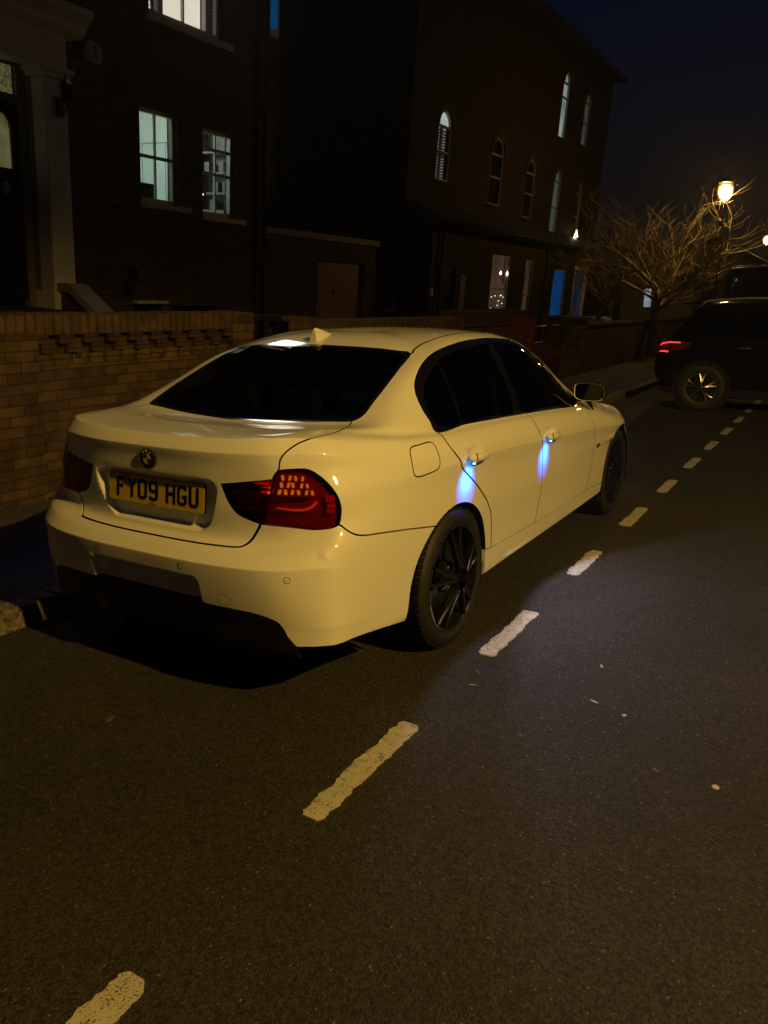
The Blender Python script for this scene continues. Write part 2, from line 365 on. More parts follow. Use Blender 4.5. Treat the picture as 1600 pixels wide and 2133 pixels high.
Q2 = side([(.206, 1.004), (.50, .993), (.832, .976), (.872, 1.03), (.848, 1.14), (.812, 1.25), (.806, 1.318), (.60, 1.316), (.40, 1.300), (.238, 1.266), (.230, 1.20), (.230, 1.12), (.226, 1.05)])
Q3 = side([(.948, .969), (1.36, .945), (1.80, .916), (1.90, .917), (1.925, .93), (1.85, 1.00), (1.73, 1.09), (1.60, 1.185), (1.47, 1.250), (1.36, 1.290), (1.15, 1.312), (.90, 1.320), (.893, 1.25), (.92, 1.14), (.955, 1.03)])
for q in (Q1, Q2, Q3): curve(q, 'cut', closed=True)
curve(R3((-.088, .80, 1.003), (-.092, .835, .978), (-.098, .868, .95), (-.082, .889, .917), (-.039, .903, .871), (-.020, .903, .84), (.065, .897, .785), (.15, .895, .731), (.221, .894, .678), (.291, .892, .619),
         (.325, .889, .581), (.352, .887, .545), (.380, .881, .467), (.390, .878, .40), (.396, .876, .358)), 'gap', .0085)
curve(R3((.985, .800, .955), (.972, .835, .93), (.958, .862, .912), (.955, .886, .88), (.975, .90, .839), (1.002, .903, .801), (1.044, .892, .699), (1.067, .886, .561), (1.068, .882, .499), (1.054, .878, .446), (1.020, .874, .333)), 'gap', .0070)
curve(R3((1.93, .765, .925), (2.02, .742, .912), (2.12, .722, .907), (2.22, .690, .915), (2.28, .665, .925)), 'gap', .004)
curve(R3((1.945, .770, .920), (1.955, .81, .89), (1.962, .845, .865), (1.962, .874, .832), (1.979, .894, .785), (2.004, .899, .748), (2.045, .892, .68), (2.057, .888, .60), (2.059, .880, .509), (2.034, .874, .417), (1.990, .871, .324)), 'gap', .0060)
curve(R3((.30, .877, .372), (.397, .876, .358), (.70, .875, .347), (1.036, .874, .335), (1.491, .873, .328), (1.991, .871, .325), (2.26, .869, .315), (2.42, .868, .305)), 'gap', .0065)
def arch(cx, R, z0, bot):
    pts = [(cx-R*math.cos(a), .32+R*math.sin(a)) for a in np.linspace(-.02, math.pi+.02, 25)]
    return [(cx-R-.012, bot), (cx-R-.008, .27)]+pts+[(cx+R+.008, .27), (cx+R+.012, bot)]
RA = side(arch(-.028, .356, 0, .212)); FA = side(arch(2.745, .362, 0, .206))
for A in (RA, FA):
    q = to_uv(smooth_poly(A, .015)); a = q[0].copy(); a[1] = 0; b = q[-1].copy(); b[1] = 0
    CURVES.append((np.vstack([a, q, b]), 'cut', 0, False, True))
CURVES.append((to_uv(smooth_poly(R3((-.362, .838, .971), (-.298, .843, .974), (-.216, .849, .973), (-.200, .858, .958), (-.204, .876, .925), (-.206, .890, .885), (-.221, .890, .868), (-.289, .883, .858), (-.368, .872, .857), (-.389, .869, .867), (-.394, .859, .915), (-.380, .841, .96)), .012, True)), 'gap', .0055, True, False))
LO_END = (-.778, .768, .743)
curve(R3((-.790, .757, .736), LO_END, (-.761, .79, .722), (-.741, .806, .705), (-.717, .816, .695), (-.689, .823, .688), (-.582, .843, .674), (-.427, .862, .652), (-.30, .872, .631), (-.217, .88, .617), (-.17, .884, .606)), 'gap', .0070)
curve(R3(SPLIT_T, (-.86, .607, .946), (-.834, .641, .947), (-.817, .661, .945), (-.803, .682, .933), (-.782, .719, .899), (-.771, .753, .857), (-.766, .766, .826), (-.763, .770, .799), (-.768, .770, .765), LO_END,
         (-.799, .749, .732), (-.819, .716, .727), (-.834, .688, .726), (-.871, .607, .732), SPLIT_B), 'gap', .0035)
curve(R3((-.891, .556, .909), (-.908, .50, .900), (-.923, .433, .890), (-.936, .351, .878)), 'gap', .003)
curve(R3((-.936, .351, .878), (-.934, .363, .848), (-.931, .377, .814), (-.926, .395, .786), (-.92, .416, .765), (-.912, .45, .751), SPLIT_B), 'gap', .003)
AMB = R3((-.893, .540, .835), (-.87, .60, .836), (-.83, .675, .836), (-.812, .70, .837), (-.809, .703, .842), (-.815, .69, .87), (-.828, .67, .905), (-.838, .645, .935), (-.842, .635, .955))
curve(AMB, 'cut', sm=True)
CORN = (-.93, .675, .299)
curve(R3(CORN, (-.938, .664, .316), (-.947, .648, .341), (-.956, .636, .374), (-.966, .619, .397), (-.976, .591, .409), (-.989, .537, .421), (-1.005, .433, .426), (-1.017, .312, .428), (-1.02, .285, .432), (-1.023, .15, .434), (-1.024, 0, .434)), 'cut')
curve(R3(CORN, (-.905, .715, .300), (-.874, .762, .300), (-.80, .790, .298), (-.735, .806, .292), (-.579, .819, .272), (-.416, .830, .248), (-.37, .83, .242)), 'cut')
q = to_uv(smooth_poly(R3(CORN, (-.89, .655, .24), (-.86, .65, .216)), .02)); e_ = q[-1].copy(); e_[1] = 0
CURVES.append((np.vstack([q, e_]), 'cut', 0, False, True))
curve(R3((.165, .515, 1.297), (.205, .527, 1.304), (.24, .515, 1.315), (.282, .508, 1.326), (.358, .499, 1.340), (.478, .501, 1.357), (.648, .510, 1.373), (.849, .511, 1.378), (1.10, .508, 1.37), (1.28, .492, 1.350), (1.42, .478, 1.33), (1.50, .475, 1.318), (1.58, .465, 1.29)), 'gap', .010)
WS = [(18.0, 15.1), (16.5, 15.1), (15, 15.08), (14.0, 14.95), (13.8, 14), (13.65, 13), (13.5, 12.25), (13.8, 12.08), (15, 12.04), (18, 12.04)]
curve(WS, 'cut', uv=True)
curve([(13.75, 12.6), (13.42, 12.1), (12.9, 11.75), (12.95, 10.9), (13.4, 10.35), (14.2, 9.9), (15, 9.4), (16, 9.1), (18, 9.0)], 'gap', .005, uv=True)
curve([(13.9, 6.6), (14.05, 7.2), (14.1, 8.2), (14.6, 8.7), (15.4, 8.7), (16.2, 8.3), (16.5, 7.6), (16.0, 7.0), (15, 6.8), (14.3, 6.6)], 'cut', closed=True, uv=True)
curve([(13.2, 6.1), (13.55, 6.3), (14.0, 6.75)], 'gap', .004, uv=True)
curve([(16.2, 7.7), (16.6, 7.9), (17.0, 8.3), (18, 8.4)], 'gap', .004, uv=True)
# ---------------------------------------------------------------- constrained triangulation of the (u, v) domain
def triangulate():
    un = uvnodes([(0, 5, 64), (5, 13, 56), (13, 18, 26)]); un = sorted(set([-x for x in un]+un))
    vn = uvnodes([(0, 5, 25), (5, 9, 44), (9, 13, 26), (13, 18, 26)])
    vn = sorted(set([round(x, 5) for x in vn])|{k+e for k in (1, 2, 4, 5, 7, 9, 10) for e in (-.11, -.05, .05, .11)})
    pts = [(a, b) for a in un for b in vn]; edges = []; faces = []
    ax = []
    for fn_, lv, y1, z0, z1 in ((rec_sd, (.009, .0045, .000, -.0045, -.009, -.0125, -.015), .35, .66, .90),):
        for L in lv:
            for t in np.arange(0, y1, .009):      # horizontal runs: solve z for given y
                zz = np.linspace(z0, z1, 400); v_ = fn_(np.full(400, t), zz)-L; k = np.nonzero(np.diff(np.sign(v_)))[0]
                ax += [(t, zz[i]) for i in k]
            for t in np.arange(z0, z1, .009):
                yy = np.linspace(0, y1+.03, 400); v_ = fn_(yy, np.full(400, t))-L; k = np.nonzero(np.diff(np.sign(v_)))[0]
                ax += [(yy[i], t) for i in k]
    q = []
    for y_, z_ in ax:
        loc = _BV.ray_cast(Vector((-2, -y_, z_)), Vector((1, 0, 0)))[0]
        if loc is not None: q.append(tuple(loc))
    q = to_uv(q); box = lambda p: any(True for _ in ())
    q = np.array(sorted({(round(a, 3), round(b, 3)) for a, b in q})); lo = q.min(0); hi = q.max(0)
    pts = [p for p in pts if not (abs(p[0]) < hi[0]+.05 and lo[1]-.05 < p[1] < hi[1]+.05 and np.min((abs(p[0])-q[:, 0])**2*9+(p[1]-q[:, 1])**2*3) < .0045)]
    pts += [(a, b) for a, b in q]+[(-a, b) for a, b in q if a > 1e-6]
    for Q, kind, w, closed, mirror in CURVES:
        for s in ((1, -1) if mirror else (1,)):
            q = Q*[s, 1]; n = len(q); b0 = len(pts)
            if kind == 'cut':
                pts += [tuple(p) for p in q]; edges += [(b0+i, b0+i+1) for i in range(n-1)]
                if closed: edges.append((b0+n-1, b0))
                continue
            Su, Sv, N = frame(q[:, 0], q[:, 1]); P = surf(q[:, 0], q[:, 1])
            T = (np.roll(P, -1, 0)-np.roll(P, 1, 0)) if closed else np.gradient(P, axis=0)
            B = np.cross(T, N); B /= np.maximum(np.linalg.norm(B, axis=1), 1e-9)[:, None]; B *= w/2
            a = (Su*Su).sum(1); b = (Su*Sv).sum(1); c = (Sv*Sv).sum(1); e = (Su*B).sum(1); f = (Sv*B).sum(1); D = np.maximum(a*c-b*b, 1e-9)
            d = np.stack([(c*e-b*f)/D, (a*f-b*e)/D], 1)
            pts += [tuple(p) for p in np.clip(q+d, (-18, 0), (18, 18))]+[tuple(p) for p in np.clip(q-d, (-18, 0), (18, 18))]
            for i in range(n if closed else n-1):
                j = (i+1) % n; faces.append((b0+i, b0+j, b0+n+j, b0+n+i))
    vo, eo, fo, ov, oe, of = delaunay_2d_cdt([Vector(p) for p in pts], edges, faces, 0, 1e-5)
    bar = set(tuple(sorted(e)) for e, o in zip(eo, oe) if o)
    keep = [i for i, o in enumerate(of) if not o]
    V2 = np.array([tuple(v) for v in vo])
    e2f = {}
    for i in keep:
        f = fo[i]
        for k in range(3): e2f.setdefault(tuple(sorted((f[k], f[(k+1) % 3]))), []).append(i)
    comp = {}; nc = 0
    for i in keep:
        if i in comp: continue
        comp[i] = nc; st = [i]
        while st:
            c = st.pop(); f = fo[c]
            for k in range(3):
                e = tuple(sorted((f[k], f[(k+1) % 3])))
                if e in bar: continue
                for j in e2f[e]:
                    if j not in comp: comp[j] = nc; st.append(j)
        nc += 1
    return V2, fo, comp, nc
V2, TRI, COMP, NC = triangulate()
_keys = np.array(sorted(COMP)); _cent = np.array([V2[list(TRI[i])].mean(0) for i in _keys]); _cid = np.array([COMP[i] for i in _keys])
_cnt = np.bincount(_cid)
USED = set()
def seed(p, s=1):
    uv = to_uv([p])[0]*[s, 1]; d = ((_cent-uv)**2).sum(1)
    for k in np.argsort(d)[:60]:
        if _cnt[_cid[k]] > 8: return int(_cid[k])
POS = body(V2[:, 0], V2[:, 1]); NOR = frame(V2[:, 0], V2[:, 1], body)[2]
_bad = np.linalg.norm(NOR, axis=1) < .5
NOR[_bad] = frame(V2[_bad, 0]*.98, V2[_bad, 1]*.99, body)[2]
def panel(name, comps, material, parent, off=0., flange=.014, used=True):
    comps = [comps] if isinstance(comps, int) else list(comps)
    if used: USED.update(comps)
    fs = [TRI[i] for i, c in zip(_keys, _cid) if c in comps]
    ids = sorted({k for f in fs for k in f}); mp = {k: i for i, k in enumerate(ids)}
    P = POS[ids]+NOR[ids]*off; N = NOR[ids]
    faces = []
    for f in fs:
        a, b, c = (mp[k] for k in f)
        g = np.cross(P[b]-P[a], P[c]-P[a])
        if np.linalg.norm(g) < 1e-10: continue
        faces.append((a, b, c) if g @ N[a] > 0 else (a, c, b))
    verts = [tuple(p) for p in P]; nrm = [tuple(n) for n in N]; fl = []
    if flange:
        cnt = {}
        for f in faces:
            for k in range(3):
                e = (f[k], f[(k+1) % 3]); cnt[e] = cnt.get(e, 0)+1
        for (a, b) in [e for e in cnt if (e[1], e[0]) not in cnt]:
            t = P[b]-P[a]; o = np.cross(t, N[a]); o = o/max(np.linalg.norm(o), 1e-9); k = len(verts)
            verts += [tuple(P[a]), tuple(P[b]), tuple(P[b]-N[b]*flange), tuple(P[a]-N[a]*flange)]; nrm += [tuple(o)]*4
            fl.append((k+1, k, k+3, k+2))
    me = bpy.data.meshes.new(name); me.from_pydata(verts, [], faces+fl)
    for f in me.polygons: f.use_smooth = True
    me.materials.append(material)
    if material.name == 'white_paint' and name not in ('rear_bumper', 'side_skirt'):
        me.materials.append(bpy.data.materials['dark_cavity'])  # flanges of painted panels coloured dark: shade inside the gaps painted in
        for k in range(len(faces), len(me.polygons)): me.polygons[k].material_index = 1
    me.normals_split_custom_set_from_vertices(nrm); me.update()
    return put(name, me, parent)
# ---------------------------------------------------------------- car materials
PAINT = mat('white_paint', (.80, .79, .76), .5, coat=1., spec=.3, bump=.012, bscale=900)
BLK = mat('gloss_black_trim', (.006, .006, .006), .12, coat=.6)
MBLK = mat('matt_black_plastic', (.005, .005, .005), .6, spec=.25, bump=.1, bscale=400)
VOIDM = mat('dark_cavity', (.003, .003, .003), .9, spec=.1)
RUB = mat('tyre_rubber', (.014, .0135, .013), .62, bump=.15, bscale=150, var=.25, vscale=20)
RIMB = mat('black_alloy', (.008, .008, .008), .16, coat=.8)
CHR = mat('chrome', (.75, .75, .75), .08, metal=1)
STEEL = mat('brake_steel', (.25, .24, .23), .35, metal=1, var=.2)
TINT = glassmat('tinted_glass', (.16, .175, .175)); CLEAR = glassmat('clear_glass', (.85, .86, .85))
LENS = glassmat('red_lens', (.36, .012, .008)); AMBL = glassmat('clear_amber_lens', (.92, .80, .66))
REFR = mat('lamp_housing_red', (.42, .028, .016), .3, metal=.35)
SEAT = mat('seat_leather', (.13, .13, .135), .4)
# ---------------------------------------------------------------- the white saloon
CAR = tag(empty('parked_car', (1.3, 0, 0)), 'white four-door saloon with black wheels and blue-lit door handles', 'car')
CB = empty('tmp'); COL.objects.unlink(CB); bpy.data.objects.remove(CB)
def cpart(o):  # children are modelled in world space; keep them there under the car's root
    o.matrix_parent_inverse = Matrix.Translation((-1.3, 0, 0)); return o
def cp(name, comps, material, **k): return cpart(panel(name, comps, material, CAR, **k))
S_ = lambda x, w, z, s=1: seed((x, -w, z), s)
white = []; fd_ = S_(-.30, .865, .91)
def wp(name, comps, label=None, **k):
    [c == fd_ or print('DUPLICATE', name, c) for c in ([comps] if isinstance(comps, int) else comps) if c in white]; white.extend([comps] if isinstance(comps, int) else comps)
    o = cp(name, comps, PAINT, **k)
    if label: o['label'] = label
    return o
lid = wp('boot_lid', S_(-.955, .05, .93))
bump = wp('rear_bumper', S_(-1.04, .2, .56), 'rear bumper with a scuffed dent on its right corner', flange=.03)
roof = wp('roof', S_(.6, .1, 1.40))
for s in (1, -1):
    wp('body_side', S_(-.55, .80, .90, s), flange=.02)
    wp('rear_door', S_(.6, .89, .6, s)); wp('front_door', S_(1.5, .89, .6, s)); wp('front_wing', S_(2.3, .89, .72, s)); wp('side_skirt', S_(1.2, .86, .26, s), flange=.03)
fd = S_(-.30, .865, .91); white.append(fd)
wp('fuel_door', fd) if _cnt[fd] < 4000 else None
wp('bonnet', S_(2.7, .2, .87)); fb = S_(3.5, .2, .45); wp('front_bumper', fb, flange=.03)
VAL = S_(-1.0, .1, .34); cp('diffuser', VAL, MBLK, flange=.02)
DEL = set(S_(-.78, .78, .24, s) for s in (1, -1))
ARCHC = set(S_(x, .88, z, s) for s in (1, -1) for x in (-.028, 2.745) for z in (.25, .5))
DEL |= ARCHC
rw = cp('rear_window', S_(0., .1, 1.26), TINT, off=-.003, flange=.004)
cp('window_seal', S_(-.474, .05, 1.043), BLK, flange=.006)
cp('windscreen', S_(1.9, .1, 1.25), TINT, off=-.003, flange=.004)
for s in (1, -1):
    cp('window_trim', S_(.21, .76, 1.08, s) if False else S_(.91, .72, 1.12, s), BLK, off=-.001, flange=.012)
    cp('side_window', S_(.1, .72, 1.10, s), TINT, off=-.005, flange=.004)
    cp('side_window', S_(.6, .72, 1.15, s), TINT, off=-.005, flange=.004)
    cp('side_window', S_(1.3, .72, 1.1, s), TINT, off=-.005, flange=.004)
    l1 = cp('tail_light', S_(-.83, .69, .78, s), LENS, flange=.02)
    l2 = cp('tail_light_inner', S_(-.915, .46, .82, s), LENS, flange=.02)
    ac = S_(-.85, .63, .90, s); l3 = panel('indicator_lens', ac, AMBL, l1, flange=.02)
    white_l = [S_(-.83, .69, .78, s), ac]
    panel('lamp_housing', white_l, REFR, l1, off=-.030, flange=0)
    panel('lamp_housing', [S_(-.915, .46, .82, s)], REFR, l2, off=-.026, flange=0)
    cp('headlight', S_(3.2, .68, .70, s), CLEAR, flange=.02)
    VOIDS = []
left = sorted(set(range(NC))-USED-DEL, key=lambda c: -_cnt[c])
for c in left:
    if _cnt[c] > 8:
        z_ = POS[list(TRI[_keys[np.argmax(_cid == c)]])].mean(0)[2]; cp('front_lip' if z_ < .35 else 'cowl', c, MBLK, used=False)
print('components', NC, 'unused', [(c, int(_cnt[c]), V2[list(TRI[_keys[np.argmax(_cid == c)]])].mean(0).round(2).tolist(), POS[list(TRI[_keys[np.argmax(_cid == c)]])].mean(0).round(2).tolist()) for c in left[:14]])
inner = [c for c in USED if c in set(white)]
o = cp('inner_shell', inner, VOIDM, off=-.022, flange=0, used=False)
# ---------------------------------------------------------------- wheels
def spoke(m_, a, spread_in, spread_out, r0, r1, w0, w1, sgn):
    """one spoke of a pair; curved in plan, dished towards the hub"""
    secs = []
    for k in range(7):
        t = k/6; r = r0+(r1-r0)*t; ang = a+sgn*(spread_in+(spread_out-spread_in)*t**1.4)
        w = (w0+(w1-w0)*t)/2; yf = -.012-.030*(1-t)**1.5+.0*t; yb = yf+.030-.008*t
        c, s = math.cos(ang), math.sin(ang)
        for (q, y) in ((-w, yf+.004), (-w*.6, yf), (w*.6, yf), (w, yf+.004), (w*.8, yb), (-w*.8, yb)):
            secs.append((c*r-s*q, -y-.03 if False else y, s*r+c*q))
    f = []
    for k in range(6):
        for j in range(6): f.append((k*6+j, k*6+(j+1) % 6, (k+1)*6+(j+1) % 6, (k+1)*6+j))
    m_.add(secs, f, False)
def make_wheel(parent, loc, side_s, rimmat, tw=.25, R=.322, r=.247, steer=0., pairs=5, w0=.022, w1=.017, sp=(.12, .19), rot=.3):
    """outer face towards local -y; side_s=-1 mirrors for the other side of the car"""
    b = MB()
    b.lathe([(r-.002, .004), (r+.003, .002), (r+.002, -.004), (r-.010, -.003), (r-.016, .010), (r-.022, .04), (r-.030, .09), (r-.028, tw-.02), (r, tw-.005)], 64)
    for i in range(pairs):
        a = rot+2*math.pi*i/pairs
        for sg in (-1, 1): spoke(b, a, sp[0], sp[1], .052, r-.012, w0, w1, sg)
    b.lathe([(0, .018), (.034, .017), (.038, .020), (.060, .026), (.074, .036), (.078, .060), (.05, .075), (0, .075)], 36)
    sh = [(x, (y+.0), z) for x, y, z in b.v]; b.v = sh
    o = b.build('wheel', rimmat, parent, auto=35)
    o.location = loc; o.rotation_euler = (0, 0, (math.pi if side_s < 0 else 0)+steer)
    t = MB(); W2 = tw
    prof = [(r-.004, .006), (r+.008, -.003), (r+.03, -.010), (R-.030, -.006), (R-.012, .004), (R-.003, .018)]
    for g in (.055, .105, .155, .20):
        if g < W2-.03: prof += [(R, g-.006), (R-.007, g-.004), (R-.007, g+.004), (R, g+.006)]
    prof += [(R-.003, W2-.016), (R-.012, W2-.002), (R-.04, W2+.008), (r, W2)]
    t.lathe(prof, 96)
    for k in range(72):                                   # shoulder sipes
        a = 2*math.pi*k/72; M = Matrix.Rotation(-a, 4, 'Y')
        t.box(R-.004, R+.0015, .010, .046, -.0085, .0085, M=M)
    t.build('tyre', RUB, o, auto=30)
    c = MB(); c.lathe([(0, .0145), (.026, .015), (.029, .018), (.030, .03)], 32); c.build('hub_cap', BLK, o)
    for k in range(5):
        n = MB(); a = rot+.31+2*math.pi*k/5; M = Matrix.Translation((.049*math.cos(a), 0, .049*math.sin(a)))
        n.lathe([(0, .020), (.006, .020), (.0085, .023), (.0085, .04)], 10, M=M); n.build('wheel_bolt', STEEL, o)
    d = MB(); d.lathe([(.07, .085), (.168, .085), (.168, .108), (.07, .108)], 48); d.box(.06, .17, .075, .135, -.07, .07); d.build('brake_disc', STEEL, o)
    return o
for (x, y, s, st) in ((0, -.868, 1, 0), (2.755, -.858, 1, 0), (0, .868, -1, 0), (2.755, .858, -1, 0)):
    w = make_wheel(CAR, (x-1.3, y, .320), s, RIMB, rot=.35 if x < 1 else .9)
CP = lambda o: cpart(o)
def cb(b, name, m_, parent=CAR, **k):
    o = b.build(name, m_, parent, **k)
    return cpart(o) if parent is CAR else o
# wheel wells and floor
for cx in (-.02, 2.75):
    for s in (-1, 1):
        b = MB()
        pr = [(cx+.352*math.cos(a), .32+.352*math.sin(a)) for a in np.linspace(-.35, math.pi+.35, 26)]
        v = [(x, s*.862, z) for x, z in pr]+[(x, s*.50, z) for x, z in pr]; n = len(pr)
        b.add(v, [(i, i+1, n+i+1, n+i) for i in range(n-1)], True); b.add([(x, s*.50, z) for x, z in pr], [tuple(range(n))]); cb(b, 'wheel_arch_liner', VOIDM)
b = MB(); b.box(-.88, 3.35, -.60, .60, .19, .25); b.box(.40, 2.32, -.80, .80, .19, .26); b.box(-.80, -.55, -.62, .62, .22, .45)
cb(b, 'underbody', VOIDM)
# ---------------------------------------------------------------- number plate
PLY = mat('yellow_reflective_plate', (.58, .40, .03), .4, var=.06, vscale=30); INK = mat('plate_ink', (.004, .004, .004), .35)
PX, PZ = -.930, .8045
def plate_pt(a, c, d=0):      # a across (m, + = right in the picture), c up, d out
    return (PX-d-.10*0+(c)*.11, -a, PZ+c)
def rrect(w, h, r, n=5):
    out = []
    for cx, cy, a0 in ((w/2-r, h/2-r, 0), (-w/2+r, h/2-r, 90), (-w/2+r, -h/2+r, 180), (w/2-r, -h/2+r, 270)):
        out += [(cx+r*math.cos(math.radians(a0+90*k/n)), cy+r*math.sin(math.radians(a0+90*k/n))) for k in range(n+1)]
    return out
def slab(b, outline, d0, d1, f):
    n = len(outline); v = [f(a, c, d1) for a, c in outline]+[f(a, c, d0) for a, c in outline]
    b.add(v, [tuple(range(n))]+[(i, (i+1) % n, n+(i+1) % n, n+i) for i in range(n)])
b = MB(); slab(b, rrect(.520, .111, .010), -.004, .004, plate_pt); plate = cb(b, 'number_plate', PLY)
b = MB(); o_ = rrect(.524, .115, .011); n = len(o_)
slab(b, o_, -.008, .002, plate_pt); cb(b, 'plate_backing', BLK)
def stroke(b, pts, w=.0125, closed=False, f=plate_pt, d=(.0042, .0052)):
    P = [np.array(p, float) for p in pts]; n = len(P)
    L = []; R = []
    for i in range(n):
        p0 = P[i-1] if (i or closed) else P[i]; p1 = P[(i+1) % n] if (i < n-1 or closed) else P[i]
        t0 = P[i]-p0; t1 = p1-P[i]
        if not t0.any(): t0 = t1
        if not t1.any(): t1 = t0
        t0 = t0/np.linalg.norm(t0); t1 = t1/np.linalg.norm(t1); m_ = t0+t1; m_ /= np.linalg.norm(m_)
        nn = np.array([-m_[1], m_[0]]); k = w/2/max(.5, nn @ np.array([-t0[1], t0[0]])); L.append(P[i]+nn*k); R.append(P[i]-nn*k)
    for i in range(n if closed else n-1):
        j = (i+1) % n; q = [L[i], L[j], R[j], R[i]]
        b.add([f(*p, d[1]) for p in q]+[f(*p, d[0]) for p in q], [(0, 1, 2, 3), (0, 1, 5, 4), (2, 3, 7, 6)])
def arcp(cx, cy, rx, ry, a0, a1, n=6): return [(cx+rx*math.cos(math.radians(a0+(a1-a0)*k/n)), cy+ry*math.sin(math.radians(a0+(a1-a0)*k/n))) for k in range(n+1)]
GW, GH = .050, .079; hw_, hh_ = GW/2-.00625, GH/2-.00625; r_ = .013
def glyph(ch):
    T, B, Lf, Rt = hh_, -hh_, -hw_, hw_
    ov = arcp(Rt-r_, T-r_, r_, r_, 0, 90)+arcp(Lf+r_, T-r_, r_, r_, 90, 180)+arcp(Lf+r_, B+r_, r_, r_, 180, 270)+arcp(Rt-r_, B+r_, r_, r_, 270, 360)
    return {'F': [([(Lf, B-.006), (Lf, T), (Rt+.004, T)], 0), ([(Lf, .003), (Rt-.006, .003)], 0)],
            'Y': [([(Lf-.003, T+.006), (0, .002), (Rt+.003, T+.006)], 0), ([(0, .004), (0, B-.006)], 0)],
            '0': [(ov, 1)],
            '9': [(arcp(Rt-r_, T-r_, r_, r_, 0, 90)+arcp(Lf+r_, T-r_, r_, r_, 90, 180)+arcp(Lf+r_, .012, r_, r_, 180, 270)+[(Rt, -.001)], 0),
                  ([(Rt, T-r_), (Rt, B+r_)]+arcp(Rt-r_, B+r_, r_, r_, 0, -90)[1:]+arcp(Lf+r_, B+r_, r_, r_, 270, 190), 0)],
            'H': [([(Lf, B-.006), (Lf, T+.006)], 0), ([(Rt, B-.006), (Rt, T+.006)], 0), ([(Lf, 0), (Rt, 0)], 0)],
            'G': [(arcp(Rt-r_, T-r_, r_, r_, 10, 90)+arcp(Lf+r_, T-r_, r_, r_, 90, 180)+arcp(Lf+r_, B+r_, r_, r_, 180, 270)+arcp(Rt-r_, B+r_, r_, r_, 270, 360)+[(Rt, -.004), (.002, -.004)], 0)],
            'U': [([(Lf, T+.006)]+arcp(Lf+r_, B+r_, r_, r_, 180, 270)+arcp(Rt-r_, B+r_, r_, r_, 270, 360)+[(Rt, T+.006)], 0)]}[ch]
xx = -.191
for ch in 'FY09 HGU':
    if ch == ' ': xx += .033; continue
    b = MB()
    for pts, cl in glyph(ch): stroke(b, [(p[0]+xx, p[1]+.002) for p in pts], .0135, bool(cl))
    xx += .061; b.build('registration_letter', INK, plate)
b = MB(); slab(b, [(-.030, -.051), (.006, -.051), (.006, -.0485), (-.030, -.0485)], .0041, .0048, plate_pt); t = b.build('dealer_strip', mat('dark_red_ink', (.08, .01, .01), .5), plate)
# ---------------------------------------------------------------- roundel emblem on the boot lid
NAVY = mat('emblem_blue', (.01, .045, .16), .2, coat=1); WHT = mat('emblem_white', (.6, .6, .6), .25, coat=1)
def emb(a, c, d=0): return (-.9585-d+(c)*.06*-1, -a-.004, .943+c)
def disc(b, r0, r1, d, a0=0, a1=360, n=36, f=emb):
    o = [(r1*math.cos(math.radians(a0+(a1-a0)*k/n)), r1*math.sin(math.radians(a0+(a1-a0)*k/n))) for k in range(n+1)]
    i = [(r0*math.cos(math.radians(a0+(a1-a0)*k/n)), r0*math.sin(math.radians(a0+(a1-a0)*k/n))) for k in range(n+1)]
    b.add([f(*p, d) for p in o]+[f(*p, d) for p in i], [(k, k+1, n+2+k, n+1+k) for k in range(n)])
b = MB(); o_ = [(.041*math.cos(math.radians(10*k)), .041*math.sin(math.radians(10*k))) for k in range(36)]; slab(b, o_, -.004, .006, emb); em = cb(b, 'badge', BLK)
b = MB(); disc(b, .0385, .041, .0068); disc(b, .0225, .0240, .0072); b.build('badge_ring', CHR, em)
b = MB(); disc(b, 0, .0225, .0069, 90, 180, 10); disc(b, 0, .0225, .0069, 270, 360, 10); b.build('badge_field', NAVY, em)
b = MB(); disc(b, 0, .0225, .0069, 0, 90, 10); disc(b, 0, .0225, .0069, 180, 270, 10); b.build('badge_field', WHT, em)
b = MB()
for ch, a in (('B', 125), ('M', 90), ('W', 55)):
    s = .0045; ca, sa = math.cos(math.radians(a)), math.sin(math.radians(a)); ox, oy = .0312*ca, .0312*sa; tx, ty = sa, -ca
    G = {'B': [[(-.5, -1), (-.5, 1), (.3, 1), (.5, .5), (.2, 0), (.6, -.5), (.3, -1), (-.5, -1)], [(-.5, 0), (.2, 0)]], 'M': [[(-.8, -1), (-.7, 1), (0, -.4), (.7, 1), (.8, -1)]], 'W': [[(-.8, 1), (-.4, -1), (0, .6), (.4, -1), (.8, 1)]]}[ch]
    for st in G: stroke(b, [(ox+(p[0]*tx+p[1]*ca)*s, oy+(p[0]*ty+p[1]*sa)*s) for p in st], .0013, f=emb, d=(.006, .0071))
b.build('badge_letters', WHT, em)
# ---------------------------------------------------------------- light-unit internals
AMBR = mat('amber_reflector_painted_glint', (.60, .20, .008), .3, emit=(1, .28, .004), estr=.42); REDG = mat('red_guide_painted_glint', (.75, .06, .02), .25, coat=.5, emit=(1, .07, .01), estr=.22)  # emission paints street-lamp glints into the right-hand reflectors
REDI = mat('red_bar_painted_glint', (.8, .10, .03), .3, emit=(1, .10, .012), estr=1.0); AMBO = mat('amber_reflector_shade', (.10, .03, .004), .4); REDO = mat('red_guide_shade', (.10, .006, .004), .4)  # bar emission is painted glint; dark copies paint the far lamp in shade
GREYR = mat('reverse_reflector', (.16, .15, .12), .2, metal=.7)
tl = [o for o in CAR.children if o.name.startswith('tail_light')]
outer = [o for o in tl if 'inner' not in o.name]; inn = [o for o in tl if 'inner' in o.name]
cells = [(-.874, .591, .913), (-.862, .612, .913), (-.848, .632, .912), (-.836, .651, .911), (-.879, .586, .886), (-.867, .607, .887), (-.857, .624, .887), (-.842, .649, .886), (-.829, .669, .886),
         (-.884, .575, .860), (-.874, .60, .860), (-.863, .62, .861), (-.851, .643, .861), (-.837, .666, .861), (-.824, .687, .861)]
